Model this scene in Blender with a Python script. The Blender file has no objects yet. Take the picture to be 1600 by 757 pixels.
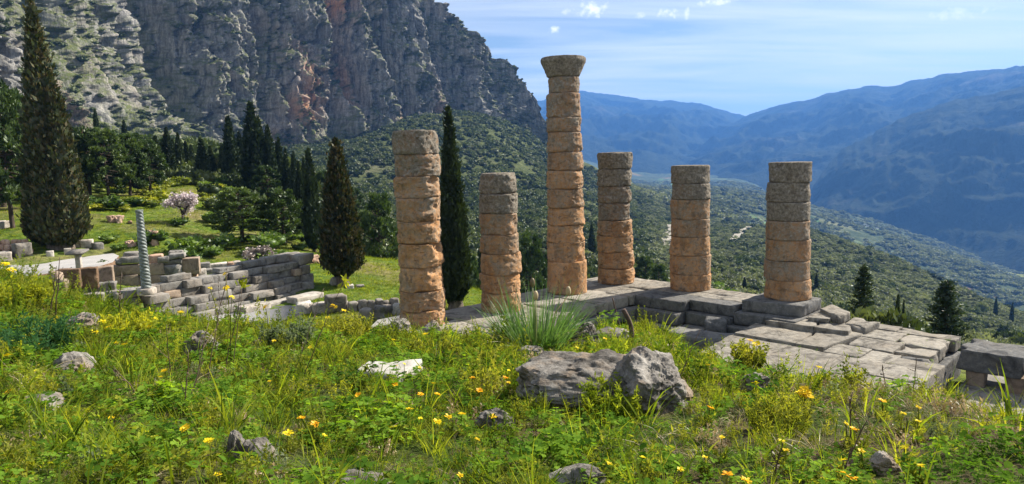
import bpy, math, random
import numpy as np
from mathutils import Matrix, Vector

# ------------------------------------------------------------------ camera
SC = bpy.context.scene
COL = SC.collection
W0, H0 = 1600.0, 757.0
FPX, PITCH, ROLL, CAMZ = 1080.0, math.radians(7.2), math.radians(1.55), 6.35
_R = np.array([1.0, 0, 0]); _F = np.array([0, math.cos(PITCH), -math.sin(PITCH)]); _U = np.array([0, math.sin(PITCH), math.cos(PITCH)])
_RC = math.cos(ROLL) * _R - math.sin(ROLL) * _U
_UC = math.sin(ROLL) * _R + math.cos(ROLL) * _U
camd = bpy.data.cameras.new("camera")
camd.sensor_width = 36.0; camd.lens = 36.0 * FPX / W0
camd.clip_start = 0.05; camd.clip_end = 60000.0
cam = bpy.data.objects.new("camera", camd); COL.objects.link(cam)
M = Matrix.Identity(4)
for i in range(3):
    M[i][0], M[i][1], M[i][2] = _RC[i], _UC[i], -_F[i]
M[2][3] = CAMZ
cam.matrix_world = M
SC.camera = cam

# ------------------------------------------------------------------ sky, sun, exposure
SUN_AZ, SUN_EL = math.radians(61.0), math.radians(39.0)      # azimuth measured from +Y towards +X
wd = bpy.data.worlds.new("World"); SC.world = wd; wd.use_nodes = True
nt = wd.node_tree; nt.nodes.clear()
def wn(t, **k):
    n = nt.nodes.new(t)
    for a, b in k.items(): setattr(n, a, b)
    return n
sky = wn("ShaderNodeTexSky", sky_type='NISHITA', sun_disc=False, sun_elevation=SUN_EL, sun_rotation=SUN_AZ,
         altitude=600.0, air_density=1.0, dust_density=0.6, ozone_density=1.6)
tc = wn("ShaderNodeTexCoord"); sep = wn("ShaderNodeSeparateXYZ"); nt.links.new(tc.outputs["Generated"], sep.inputs[0])
def wmath(op, a, b=None):
    n = wn("ShaderNodeMath", operation=op)
    for i, v in enumerate((a, b)):
        if v is None: continue
        if isinstance(v, (int, float)): n.inputs[i].default_value = v
        else: nt.links.new(v, n.inputs[i])
    return n.outputs[0]
zc = wmath('ADD', wmath('MAXIMUM', sep.outputs[2], 0.0), 0.10)
cx, cy = wmath('DIVIDE', sep.outputs[0], zc), wmath('DIVIDE', sep.outputs[1], zc)
cmb = wn("ShaderNodeCombineXYZ"); nt.links.new(cx, cmb.inputs[0]); nt.links.new(cy, cmb.inputs[1])
mp = wn("ShaderNodeMapping"); mp.inputs["Rotation"].default_value = (0, 0, math.radians(-14)); mp.inputs["Scale"].default_value = (0.28, 1.15, 1)
nt.links.new(cmb.outputs[0], mp.inputs[0])
nz = wn("ShaderNodeTexNoise"); nz.inputs["Scale"].default_value = 1.5; nz.inputs["Detail"].default_value = 9; nz.inputs["Roughness"].default_value = 0.56; nz.inputs["Distortion"].default_value = 0.45
nt.links.new(mp.outputs[0], nz.inputs["Vector"])
rp = wn("ShaderNodeValToRGB"); rp.color_ramp.elements[0].position = 0.34; rp.color_ramp.elements[1].position = 0.66
rp.color_ramp.elements[0].color = (0.04, 0.04, 0.04, 1); rp.color_ramp.elements[1].color = (0.9, 0.9, 0.9, 1)
nt.links.new(nz.outputs[0], rp.inputs[0])
# thin veil: high cirrus scatters sunlight, so its brightness follows the sky behind it
mx = wn("ShaderNodeMix", data_type='RGBA'); nt.links.new(rp.outputs[0], mx.inputs[0]); nt.links.new(sky.outputs[0], mx.inputs[6])
mx.inputs[7].default_value = (9.6, 9.9, 10.3, 1)
# a few small fair-weather clouds: (photo column, row, half width, half height, strength)
sky_out = mx.outputs[2]
pn = wn("ShaderNodeTexNoise"); pn.inputs["Scale"].default_value = 75.0; pn.inputs["Detail"].default_value = 6; pn.inputs["Roughness"].default_value = 0.62; nt.links.new(tc.outputs["Generated"], pn.inputs["Vector"])
for (qx, qy, qw, qh, qs) in ((922, 15, 28, 13, 1.0), (866, 47, 14, 7, 0.9), (1004, 24, 13, 6, 0.9), (1046, 21, 17, 8, 0.95), (1073, 21, 6, 10, 0.7), (1118, 3, 30, 6, 0.9), (1496, 20, 32, 9, 0.5), (1540, 14, 20, 5, 0.35), (884, 18, 8, 5, 0.5)):
    c3 = _F + (qx - W0 / 2) / FPX * _RC - (qy - H0 / 2) / FPX * _UC; c3 = c3 / np.linalg.norm(c3); ax = np.cross(c3, [0, 0, 1.0]); ax /= np.linalg.norm(ax); ay = np.cross(ax, c3)
    def dotv(v, k):
        a = wn("ShaderNodeVectorMath", operation='DOT_PRODUCT'); nt.links.new(tc.outputs["Generated"], a.inputs[0]); a.inputs[1].default_value = tuple(float(q) for q in v); return wmath('MULTIPLY', wmath('SUBTRACT', a.outputs["Value"], float(np.dot(v, c3))), float(k))
    dd = wmath('ADD', wmath('POWER', wmath('ABSOLUTE', dotv(ax, FPX / qw)), 2.0), wmath('POWER', wmath('ABSOLUTE', dotv(ay, FPX / qh)), 2.0))
    front = wmath('GREATER_THAN', dotv(c3, 1.0), -0.2)
    fac = wmath('MULTIPLY', wmath('SUBTRACT', wmath('ADD', wmath('MULTIPLY', pn.outputs[0], 5.0), -1.8), dd), 0.8); cl_ = wn("ShaderNodeClamp"); nt.links.new(fac, cl_.inputs[0])
    m2 = wn("ShaderNodeMix", data_type='RGBA'); nt.links.new(wmath('MULTIPLY', wmath('MULTIPLY', cl_.outputs[0], front), qs), m2.inputs[0]); nt.links.new(sky_out, m2.inputs[6]); m2.inputs[7].default_value = (13.0, 13.0, 13.0, 1); sky_out = m2.outputs[2]
bg = wn("ShaderNodeBackground"); bg.inputs[1].default_value = 0.05
nt.links.new(sky_out, bg.inputs[0])
wo = wn("ShaderNodeOutputWorld"); nt.links.new(bg.outputs[0], wo.inputs[0])

sund = bpy.data.lights.new("sun", 'SUN'); sund.energy = 5.0; sund.angle = math.radians(0.53); sund.color = (1.0, 0.93, 0.82)
sun = bpy.data.objects.new("sun", sund); COL.objects.link(sun)
_sd = Vector((math.sin(SUN_AZ) * math.cos(SUN_EL), math.cos(SUN_AZ) * math.cos(SUN_EL), math.sin(SUN_EL)))
sun.rotation_euler = _sd.to_track_quat('Z', 'Y').to_euler(); sun.location = _sd * 300
SC.view_settings.view_transform = 'Standard'; SC.view_settings.look = 'None'
SC.view_settings.exposure = 1.25; SC.view_settings.gamma = 1.0; SC.view_settings.use_curve_mapping = False
SC.render.engine = 'CYCLES'
SC.cycles.use_denoising = True
SC.cycles.max_bounces = 6; SC.cycles.diffuse_bounces = 3; SC.cycles.glossy_bounces = 2; SC.cycles.transmission_bounces = 3
SC.cycles.volume_bounces = 0; SC.cycles.transparent_max_bounces = 4
SC.cycles.sample_clamp_indirect = 6.0

# ------------------------------------------------------------------ helpers: numbers
def ray(px, py):
    x = (np.asarray(px, float) - W0 / 2) / FPX; y = -(np.asarray(py, float) - H0 / 2) / FPX
    return _F + x[..., None] * _RC + y[..., None] * _UC
def at_r(px, py, r):
    """point seen at a place of the photograph, r metres away on the map"""
    d = ray(px, py); k = np.asarray(r, float) / np.hypot(d[..., 0], d[..., 1])
    return np.array([0, 0, CAMZ]) + d * k[..., None]
def at_z(px, py, z):
    d = ray(px, py); k = (np.asarray(z, float) - CAMZ) / d[..., 2]
    return np.array([0, 0, CAMZ]) + d * k[..., None]
def scale_at(P):
    d = np.asarray(P, float) - np.array([0, 0, CAMZ]); return float(d @ _F) / FPX     # metres per photo pixel
_rs = np.random.RandomState(7)
_PERM = _rs.permutation(512).astype(np.int64)
_G = _rs.normal(size=(512, 3)); _G /= np.linalg.norm(_G, axis=1)[:, None]
def noise3(P):
    P = np.asarray(P, float); i = np.floor(P).astype(np.int64); f = P - i
    u = f * f * f * (f * (f * 6 - 15) + 10); out = 0
    for dx in (0, 1):
        for dy in (0, 1):
            for dz in (0, 1):
                h = _PERM[(_PERM[(_PERM[(i[..., 0] + dx) & 511] + i[..., 1] + dy) & 511] + i[..., 2] + dz) & 511]
                g = _G[h]
                d = g[..., 0] * (f[..., 0] - dx) + g[..., 1] * (f[..., 1] - dy) + g[..., 2] * (f[..., 2] - dz)
                w = (u[..., 0] if dx else 1 - u[..., 0]) * (u[..., 1] if dy else 1 - u[..., 1]) * (u[..., 2] if dz else 1 - u[..., 2])
                out = out + w * d
    return out * 1.6
def fbm(P, o=4, gain=0.5, lac=2.03):
    s = 0; a = 1.0; n = 0; P = np.asarray(P, float)
    for k in range(o):
        s = s + a * noise3(P + 17.3 * k); n += a; P = P * lac; a *= gain
    return s / n
def ridged(P, o=4, gain=0.5, lac=2.07):
    s = 0; a = 1.0; n = 0; P = np.asarray(P, float)
    for k in range(o):
        s = s + a * (1 - np.abs(noise3(P + 11.7 * k)) * 2); n += a; P = P * lac; a *= gain
    return s / n
def smooth(a, b, x):
    t = np.clip((np.asarray(x, float) - a) / (b - a), 0, 1); return t * t * (3 - 2 * t)

# ------------------------------------------------------------------ helpers: meshes and objects
def new_mesh(name, V, F, mats=(), smooth_shade=False, attrs=None, midx=None):
    """V (n,3); F an (m,k) int array, or a list of such arrays"""
    me = bpy.data.meshes.new(name)
    V = np.asarray(V, np.float32)
    Fs = [np.asarray(f, np.int32) for f in (F if isinstance(F, (list, tuple)) else [F]) if len(f)]
    me.vertices.add(len(V)); me.vertices.foreach_set("co", V.ravel())
    loops = np.concatenate([f.ravel() for f in Fs]); tot = np.concatenate([np.full(len(f), f.shape[1], np.int32) for f in Fs])
    st = np.concatenate([[0], np.cumsum(tot)[:-1]]).astype(np.int32)
    me.loops.add(len(loops)); me.loops.foreach_set("vertex_index", loops)
    me.polygons.add(len(tot)); me.polygons.foreach_set("loop_start", st); me.polygons.foreach_set("loop_total", tot)
    if smooth_shade: me.polygons.foreach_set("use_smooth", np.ones(len(tot), bool))
    for m in (mats if isinstance(mats, (list, tuple)) else [mats]): me.materials.append(m)
    if midx is not None: me.polygons.foreach_set("material_index", np.asarray(midx, np.int32))
    for k, v in (attrs or {}).items():
        a = me.attributes.new(k, 'FLOAT', 'POINT'); a.data.foreach_set("value", np.asarray(v, np.float32))
    me.update(calc_edges=True); me.validate()
    return me
def link(name, me, parent=None, loc=None, rot=None, scale=None):
    o = bpy.data.objects.new(name, me); COL.objects.link(o)
    if parent is not None: o.parent = parent
    if loc is not None: o.location = [float(c) for c in loc]
    if rot is not None: o.rotation_euler = rot
    if scale is not None: o.scale = scale if hasattr(scale, '__len__') else (scale,) * 3
    return o
def tag(o, label=None, cat=None, group=None, kind=None):
    if label: o["label"] = label
    if cat: o["category"] = cat; o["kind"] = "thing"
    if group: o["group"] = group
    if kind: o["kind"] = kind
    return o
def empty(name, loc, rz=0.0):
    o = bpy.data.objects.new(name, None); COL.objects.link(o); o.location = [float(c) for c in loc]; o.rotation_euler = (0, 0, rz)
    o.empty_display_size = 0.2
    return o
def grid_faces(nu, nv, wrap=False):
    a = np.arange(nu * nv).reshape(nv, nu)
    if wrap: a = np.concatenate([a, a[:, :1]], 1)
    return np.stack([a[:-1, :-1], a[:-1, 1:], a[1:, 1:], a[1:, :-1]], -1).reshape(-1, 4)
class MB:
    """collects pieces into one mesh"""
    def __init__(s): s.V = []; s.F = []; s.n = 0; s.M = []
    def add(s, V, F, m=0):
        V = np.asarray(V, float)
        for f in (F if isinstance(F, list) else [F]):
            f = np.asarray(f)
            if len(f): s.F.append(f + s.n); s.M.append(np.full(len(f), m))
        s.V.append(V); s.n += len(V)
    def mesh(s, name, mats, smooth_shade=False):
        g = {}
        for f, m in zip(s.F, s.M): g.setdefault(f.shape[1], []).append((f, m))
        Fs = [np.concatenate([q[0] for q in v]) for v in g.values()]; Ms = np.concatenate([np.concatenate([q[1] for q in v]) for v in g.values()])
        return new_mesh(name, np.concatenate(s.V), Fs, mats, smooth_shade, midx=Ms)
def tube(path, rad, n=8, cap=True):
    path = np.asarray(path, float); rad = np.broadcast_to(np.asarray(rad, float), (len(path),))
    t = np.gradient(path, axis=0); t /= np.linalg.norm(t, axis=1)[:, None] + 1e-9
    ref = np.array([0.31, 0.95, 0.05]) if abs(t[0, 2]) > 0.6 else np.array([0, 0, 1.0])
    a = np.cross(t, ref); a /= np.linalg.norm(a, axis=1)[:, None] + 1e-9; b = np.cross(t, a)
    th = np.linspace(0, 2 * np.pi, n, endpoint=False)
    V = path[:, None] + rad[:, None, None] * (a[:, None] * np.cos(th)[None, :, None] + b[:, None] * np.sin(th)[None, :, None])
    F = [grid_faces(n, len(path), True)]
    if cap: F.append(np.array([list(range((len(path) - 1) * n, len(path) * n))]))
    return V.reshape(-1, 3), F

# ------------------------------------------------------------------ helpers: materials
class Mat:
    def __init__(s, name):
        s.m = bpy.data.materials.new(name); s.m.use_nodes = True; s.t = s.m.node_tree; s.t.nodes.clear()
        s.out = s.t.nodes.new("ShaderNodeOutputMaterial"); s.tc = None
    def n(s, t, ins=None, **k):
        x = s.t.nodes.new(t)
        for a, b in k.items(): setattr(x, a, b)
        for a, b in (ins or {}).items(): s.set(x.inputs[a], b)
        return x
    def set(s, i, v):
        if isinstance(v, bpy.types.NodeSocket): s.t.links.new(v, i)
        elif hasattr(v, '__len__') and len(v) == 3 and i.type == 'RGBA': i.default_value = (*v, 1)
        else: i.default_value = v
    def co(s, kind="Object"):
        if s.tc is None: s.tc = s.n("ShaderNodeTexCoord")
        return s.tc.outputs[kind]
    def pos(s): return s.n("ShaderNodeNewGeometry").outputs["Position"]
    def mapping(s, v, sc, rot=(0, 0, 0)): return s.n("ShaderNodeMapping", {0: v, "Scale": sc, "Rotation": rot}).outputs[0]
    def noise(s, v, scale, detail=5, rough=0.55, dist=0.0): return s.n("ShaderNodeTexNoise", {"Vector": v, "Scale": scale, "Detail": detail, "Roughness": rough, "Distortion": dist}).outputs[0]
    def vor(s, v, scale, feature='F1', out=0): return s.n("ShaderNodeTexVoronoi", {"Vector": v, "Scale": scale}, feature=feature).outputs[out]
    def ramp(s, f, *st):
        r = s.n("ShaderNodeValToRGB", {0: f}); e = r.color_ramp.elements
        while len(e) < len(st): e.new(0.5)
        for q, (p, c) in zip(e, st): q.position = p; q.color = (*c, 1) if hasattr(c, '__len__') else (c, c, c, 1)
        return r.outputs[0]
    def mix(s, f, a, b, mode='MIX'):
        x = s.n("ShaderNodeMix", data_type='RGBA', blend_type=mode); s.set(x.inputs[0], f); s.set(x.inputs[6], a); s.set(x.inputs[7], b); return x.outputs[2]
    def math(s, op, a, b=0.0, clamp=False):
        x = s.n("ShaderNodeMath", operation=op); x.use_clamp = clamp; s.set(x.inputs[0], a); s.set(x.inputs[1], b); return x.outputs[0]
    def attr(s, name): return s.n("ShaderNodeAttribute", attribute_name=name).outputs["Fac"]
    def rnd(s): return s.n("ShaderNodeObjectInfo").outputs["Random"]
    def bump(s, h, strength=0.5, dist=0.02): return s.n("ShaderNodeBump", {"Height": h, "Strength": strength, "Distance": dist}).outputs[0]
    def principled(s, col, rough=0.9, nrm=None, spec=0.2, metal=0.0):
        b = s.n("ShaderNodeBsdfPrincipled", {"Base Color": col, "Roughness": rough, "Metallic": metal, "Specular IOR Level": spec})
        if nrm is not None: s.set(b.inputs["Normal"], nrm)
        s.t.links.new(b.outputs[0], s.out.inputs[0]); return s.m
    def leaf(s, col, tcol, trans=0.4, gloss=0.05):
        d = s.n("ShaderNodeBsdfDiffuse", {0: col}); t = s.n("ShaderNodeBsdfTranslucent", {0: tcol})
        m = s.n("ShaderNodeMixShader", {0: trans, 1: d.outputs[0], 2: t.outputs[0]}); sh = m.outputs[0]
        if gloss > 0:
            g = s.n("ShaderNodeBsdfGlossy", {0: (0.8, 0.85, 0.8), 1: 0.45}); sh = s.n("ShaderNodeMixShader", {0: gloss, 1: sh, 2: g.outputs[0]}).outputs[0]
        s.t.links.new(sh, s.out.inputs[0]); return s.m

# ------------------------------------------------------------------ helper: countless things as instances (kind = stuff)
def gn_scatter(name, sources, P, rot, scl, idx, label, cat):
    """one object whose points carry the small plants; the sources live in a collection that is not part of the scene"""
    c = bpy.data.collections.new(name + "_sources")
    for i, me in enumerate(sources): c.objects.link(bpy.data.objects.new("%s_%02d" % (name, i), me))
    me = bpy.data.meshes.new(name); P = np.asarray(P, np.float32); me.vertices.add(len(P)); me.vertices.foreach_set("co", P.ravel())
    for k, t, v, key in (("rot", 'FLOAT_VECTOR', rot, "vector"), ("scl", 'FLOAT_VECTOR', scl, "vector"), ("idx", 'INT', idx, "value")):
        a = me.attributes.new(k, t, 'POINT'); v = np.asarray(v, np.int32 if t == 'INT' else np.float32); a.data.foreach_set(key, v.ravel())
    o = link(name, me); tag(o, label, cat, kind="stuff")
    g = bpy.data.node_groups.new(name, 'GeometryNodeTree')
    g.interface.new_socket("Geometry", in_out='INPUT', socket_type='NodeSocketGeometry'); g.interface.new_socket("Geometry", in_out='OUTPUT', socket_type='NodeSocketGeometry')
    N = g.nodes.new; L = g.links.new
    gi, go = N("NodeGroupInput"), N("NodeGroupOutput")
    ci = N("GeometryNodeCollectionInfo"); ci.inputs[0].default_value = c; ci.inputs[1].default_value = True; ci.inputs[2].default_value = True
    iop = N("GeometryNodeInstanceOnPoints"); L(gi.outputs[0], iop.inputs["Points"]); L(ci.outputs[0], iop.inputs["Instance"]); iop.inputs["Pick Instance"].default_value = True
    def na(nm, t):
        x = N("GeometryNodeInputNamedAttribute"); x.data_type = t; x.inputs[0].default_value = nm; return x.outputs[0]
    L(na("idx", 'INT'), iop.inputs["Instance Index"]); e2r = N("FunctionNodeEulerToRotation"); L(na("rot", 'FLOAT_VECTOR'), e2r.inputs[0]); L(e2r.outputs[0], iop.inputs["Rotation"]); L(na("scl", 'FLOAT_VECTOR'), iop.inputs["Scale"])
    L(iop.outputs[0], go.inputs[0])
    md = o.modifiers.new("scatter", 'NODES'); md.node_group = g
    return o
# ------------------------------------------------------------------ terrain: one height function, laid out from surveyed points
CTRL = []
def cp(*rows): CTRL.extend(rows)
# bank under the photographer and its lip
for x in (-300, 0, 400, 800, 1200, 1600, 1900):
    cp((x, 757, 2.75), (x, 680, 3.65), (x, 900, 1.9))
cp((0, 620, 4.7), (400, 620, 4.7), (800, 620, 4.6), (1200, 630, 4.5), (1600, 662, 4.4), (1900, 690, 4.2))
cp((-300, 560, 6.5), (0, 560, 6.2), (300, 565, 6.2), (600, 570, 6.0), (900, 572, 6.2), (1150, 588, 5.9), (1350, 612, 5.6))
cp((-300, 500, 9.0), (0, 500, 9.0), (200, 520, 8.2), (400, 535, 8.0), (620, 535, 8.0), (800, 538, 8.0), (1000, 540, 8.6))
cp((-300, 449, 15.0), (-100, 449, 15), (0, 453, 14.5), (100, 477, 13.0), (200, 503, 11.5), (300, 514, 10.6), (400, 519, 10.3), (500, 523, 10), (600, 531, 9.7), (700, 536, 9.4), (800, 539, 9.3))
cp((900, 535, 10.5), (1000, 533, 12.0), (1070, 544, 11), (1110, 580, 8.0), (1200, 603, 7.0), (1300, 620, 6.6), (1400, 632, 6.2), (1500, 644, 5.9), (1600, 670, 5.3), (1900, 710, 5.0))
def cz(px, r, z):          # a hidden place: its height is given instead of a pixel row
    az = math.atan((px - 800) / FPX)
    CTRL.append(('z', az, r, z))
for x in (-300, 0): cz(x, 18, 1.2); cz(x, 25, -0.9)
for x in (200, 400, 600, 750): cz(x, 13.5, 2.0); cz(x, 17, -0.6); cz(x, 25, -1.7)
cz(850, 13, 1.6); cz(850, 17, -0.7); cz(850, 22, -1.2)
cz(1010, 17, 2.15); cz(1010, 21, 1.1); cz(1010, 24.0, -0.15); cz(1010, 27.5, -1.0); cz(960, 22, 0.6); cz(950, 27, -0.9)
for x in (1120, 1200, 1300, 1450, 1600, 1850): cz(x, 10.5, 0.4); cz(x, 15, -1.6); cz(x, 20, -1.8); cz(x, 25, -1.7)
# terraces left of the temple
for x, r in ((-300, 34), (0, 33), (200, 30), (330, 29), (450, 30), (600, 31), (720, 31)): cz(x, r, -1.75)
cz(330, 35, -1.75); cz(450, 38, -1.75); cz(150, 38, -1.7); cz(240, 42, -1.7); cz(320, 46, -1.6)
cp((-300, 400, 48), (-300, 385, 58))
cz(0, 44, -0.12); cz(0, 56, 0.0); cz(100, 46, -0.12); cz(100, 55, -0.05); cz(170, 56, -0.1); cz(60, 41, -0.4)
cp((250, 372, 60), (150, 333, 72), (40, 352, 66), (0, 340, 72), (-300, 330, 80), (330, 385, 60), (400, 400, 56), (250, 300, 85), (330, 300, 88), (330, 340, 72), (200, 306, 85), (120, 290, 95), (0, 260, 130), (-300, 240, 140))
cp((480, 425, 48), (550, 447, 44), (480, 400, 56), (620, 440, 46), (620, 408, 56), (560, 402, 56), (440, 372, 66))
cp((735, 475, 38), (735, 450, 45)); cz(735, 52, -4.0); cz(735, 70, -14); cz(640, 62, -3.5); cz(640, 80, -13); cz(560, 66, -3.5); cz(560, 85, -9); cz(850, 48, -4); cz(850, 70, -14); cz(480, 85, -2)
cp((400, 300, 100), (480, 330, 100), (400, 260, 170), (250, 255, 160), (480, 285, 190))
# drop behind the platform and the slope towards the valley
for x in (960, 1080, 1230, 1400, 1600, 1850): cz(x, 38 if x < 1150 else 31, -1.9); cz(x, 46, -7.0); cz(x, 62, -13.0)
cp((1000, 470, 120), (1120, 475, 130), (1300, 520, 110), (1450, 545, 110), (1600, 570, 100), (1900, 600, 100))
cp((1010, 432, 210), (1120, 440, 220), (1300, 480, 220), (1450, 515, 220), (1600, 545, 220), (1900, 580, 220))
cp((1000, 392, 350), (1120, 396, 400), (1230, 400, 430), (1350, 435, 430), (1480, 480, 400), (1600, 520, 400), (1900, 560, 420))
cp((985, 335, 620), (1040, 345, 700), (1120, 352, 760), (1200, 357, 820), (1261, 361, 850), (1330, 387, 760), (1420, 422, 690), (1507, 462, 620), (1600, 502, 560), (1900, 560, 560))
# ravine and scrub slope below the cliff
cp((560, 330, 240), (640, 380, 180), (700, 400, 170), (780, 420, 150), (850, 420, 160), (640, 320, 380), (720, 330, 360), (800, 350, 330), (860, 345, 360), (920, 380, 280))
cp((530, 240, 560), (590, 212, 600), (650, 196, 640), (720, 194, 660), (780, 200, 700), (840, 226, 780), (900, 300, 640), (950, 330, 560), (880, 262, 800))
cp((250, 238, 330), (100, 238, 260), (0, 235, 230), (-300, 230, 230), (400, 245, 430), (480, 262, 480), (400, 232, 600), (250, 228, 480), (0, 225, 350), (560, 222, 700), (640, 182, 760), (720, 176, 780), (790, 188, 830), (840, 214, 880))
cp((925, 262, 900), (985, 300, 820), (1010, 311, 900))
# valley
for x in (985, 1080): cp((x, 306, 1250), (x, 300, 1800), (x, 293, 2600), (x, 282, 3600))
for x, y in ((800, 262), (500, 250), (0, 240), (-300, 240)): cz(x, 1400, 60.0); cz(x, 2500, 80.0); cz(x, 5200, 80.0)
cp((1180, 318, 1500), (1180, 304, 2200), (1180, 293, 3000), (1180, 280, 4200))
cz(1261, 1050, -180); cz(1330, 1000, -210); cz(1420, 950, -240); cz(1507, 900, -260); cz(1600, 850, -280); cz(1900, 850, -300)
cp((1261, 358, 1500), (1330, 376, 1500), (1420, 410, 1400), (1507, 446, 1300), (1600, 480, 1200), (1900, 540, 1200))
cp((1280, 330, 2400), (1360, 345, 2500), (1450, 378, 2400), (1540, 420, 2200), (1600, 440, 2100), (1900, 500, 2000))
for x in (1300, 1450, 1600, 1900): cz(x, 3300, -400); cz(x, 5200, -420)
_az, _lr, _e = [], [], []
for c in CTRL:
    if c[0] == 'z': az, r, z = c[1:]
    else:
        P = at_r(*c); az = math.atan2(P[0], P[1]); r = c[2]; z = P[2]
    _az.append(az); _lr.append(math.log(r)); _e.append((z - CAMZ) / r)
_C = np.stack([np.array(_az) * 3.2, np.array(_lr)], 1); _e = np.array(_e)
_D = np.sqrt(((_C[:, None] - _C[None]) ** 2).sum(-1) + 1e-4)
_n = len(_C); _A = np.zeros((_n + 1, _n + 1)); _A[:_n, :_n] = _D - 1e-3 * np.eye(_n); _A[:_n, _n] = 1; _A[_n, :_n] = 1
_wt = np.linalg.solve(_A, np.concatenate([_e, [0]]))
def terrain_z(x, y, bumps=True):
    x = np.atleast_1d(np.asarray(x, float)); y = np.atleast_1d(np.asarray(y, float)); sh = x.shape; x = x.ravel(); y = y.ravel()
    r = np.maximum(np.hypot(x, y), 0.8); az = np.arctan2(x, y) * 3.2; lr = np.log(r); out = np.zeros(len(x))
    for k in range(0, len(x), 20000):
        s = slice(k, k + 20000)
        d = np.sqrt((az[s, None] - _C[:, 0]) ** 2 + (lr[s, None] - _C[:, 1]) ** 2 + 1e-4)
        out[s] = d @ _wt[:_n] + _wt[_n]
    z = CAMZ + r * out
    if bumps:
        P = np.stack([x, y, 0 * x], 1)
        z += 0.05 * fbm(P * 1.3, 4) * smooth(1, 3, r) * (1 - smooth(60, 120, r))
        z += 0.12 * fbm(P * 0.22 + 5, 3) * smooth(12, 40, r) * (1 - smooth(46, 70, r) * 0)
        z += 6.0 * fbm(P / 90.0 + 9, 5) * smooth(110, 400, r)
        z += 26.0 * (ridged(P / 520.0 + 3, 4) - 0.55) * smooth(1000, 2200, r)
    return z.reshape(sh)
AZ = np.radians(np.linspace(-54, 54, 330))
def patch(name, r0, r1, nr, mat, naz=330, **attrs):
    rr = np.exp(np.linspace(math.log(r0), math.log(r1), nr)); az = np.radians(np.linspace(-54, 54, naz))
    A, R = np.meshgrid(az, rr); x, y = R * np.sin(A), R * np.cos(A); z = terrain_z(x, y)
    V = np.stack([x, y, z], -1).reshape(-1, 3)
    o = link(name, new_mesh(name, V, grid_faces(naz, nr), mat, True)); tag(o, kind="structure")
    return o

# materials of the setting
def mat_soil():
    m = Mat("soil_and_thatch"); p = m.pos()
    a = m.noise(p, 2.2, 6, 0.6); b = m.noise(p, 34, 5, 0.7); c = m.noise(p, 0.55, 3)
    col = m.ramp(b, (0.28, (0.028, 0.022, 0.013)), (0.5, (0.085, 0.066, 0.036)), (0.72, (0.19, 0.15, 0.085)))
    grn = m.ramp(b, (0.3, (0.02, 0.032, 0.008)), (0.6, (0.075, 0.11, 0.022)), (0.8, (0.15, 0.19, 0.05)))
    f = m.ramp(m.math('ADD', m.math('MULTIPLY', a, 0.6), m.math('MULTIPLY', c, 0.4)), (0.42, 0.0), (0.56, 1.0))
    return m.principled(m.mix(f, col, grn), 1.0, m.bump(b, 0.9, 0.05), 0.05)
def mat_meadow():
    m = Mat("meadow_turf"); p = m.pos()
    a = m.noise(p, 0.11, 5, 0.6); b = m.noise(p, 1.6, 6, 0.7); c = m.noise(m.mapping(p, (0.05, 0.09, 0.05)), 1.0, 4)
    grn = m.ramp(b, (0.28, (0.02, 0.042, 0.008)), (0.5, (0.085, 0.135, 0.02)), (0.75, (0.20, 0.23, 0.038)))
    dry = m.ramp(b, (0.3, (0.12, 0.085, 0.045)), (0.7, (0.27, 0.21, 0.11)))
    f = m.ramp(a, (0.48, 0.0), (0.64, 0.8))
    return m.principled(m.mix(f, grn, dry), 1.0, m.bump(b, 1.0, 0.25), 0.05)
def mat_hillside():
    m = Mat("scrub_hillside"); p = m.pos()
    a = m.noise(p, 0.012, 6, 0.65); b = m.noise(p, 0.16, 6, 0.72); c = m.vor(p, 0.11)
    grn = m.ramp(b, (0.3, (0.03, 0.04, 0.017)), (0.5, (0.062, 0.075, 0.03)), (0.72, (0.125, 0.135, 0.06)))
    soil = m.ramp(b, (0.3, (0.10, 0.09, 0.06)), (0.7, (0.22, 0.20, 0.14)))
    f = m.ramp(a, (0.55, 0.0), (0.66, 0.75))
    return m.principled(m.mix(f, grn, soil), 1.0, m.bump(b, 1.0, 2.0), 0.03)
def mat_valley():
    m = Mat("olive_groves_and_fields"); p = m.pos()
    a = m.noise(p, 0.0034, 6, 0.66); b = m.noise(p, 0.035, 7, 0.75); v = m.vor(p, 0.0065, out=1)
    grn = m.ramp(b, (0.32, (0.025, 0.037, 0.02)), (0.5, (0.06, 0.08, 0.04)), (0.7, (0.15, 0.16, 0.085)))
    fld = m.mix(0.6, m.ramp(b, (0.3, (0.10, 0.14, 0.05)), (0.7, (0.25, 0.25, 0.14))), v, 'SOFT_LIGHT')
    f = m.ramp(a, (0.54, 0.0), (0.62, 0.7))
    return m.principled(m.mix(f, grn, fld), 1.0, m.bump(b, 1.0, 8.0), 0.02)
def mat_mountain():
    m = Mat("wooded_mountain"); p = m.pos()
    a = m.noise(p, 0.0016, 7, 0.68); b = m.noise(m.mapping(p, (0.012, 0.012, 0.004)), 1.0, 7, 0.72)
    grn = m.ramp(b, (0.3, (0.012, 0.018, 0.012)), (0.6, (0.032, 0.042, 0.024)), (0.78, (0.08, 0.08, 0.06)))
    rock = m.ramp(b, (0.3, (0.07, 0.065, 0.055)), (0.7, (0.20, 0.18, 0.155)))
    f = m.ramp(a, (0.58, 0.0), (0.70, 0.5))
    return m.principled(m.mix(f, grn, rock), 1.0, m.bump(b, 1.0, 40.0), 0.02)
M_SOIL, M_MEADOW, M_HILL, M_VALLEY, M_MOUNT = mat_soil(), mat_meadow(), mat_hillside(), mat_valley(), mat_mountain()
patch("ground", 0.9, 20.0, 250, M_SOIL)
patch("meadow_ground", 20.0, 130.0, 220, M_MEADOW)
patch("hillside_terrain", 130.0, 1000.0, 210, M_HILL)
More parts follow.
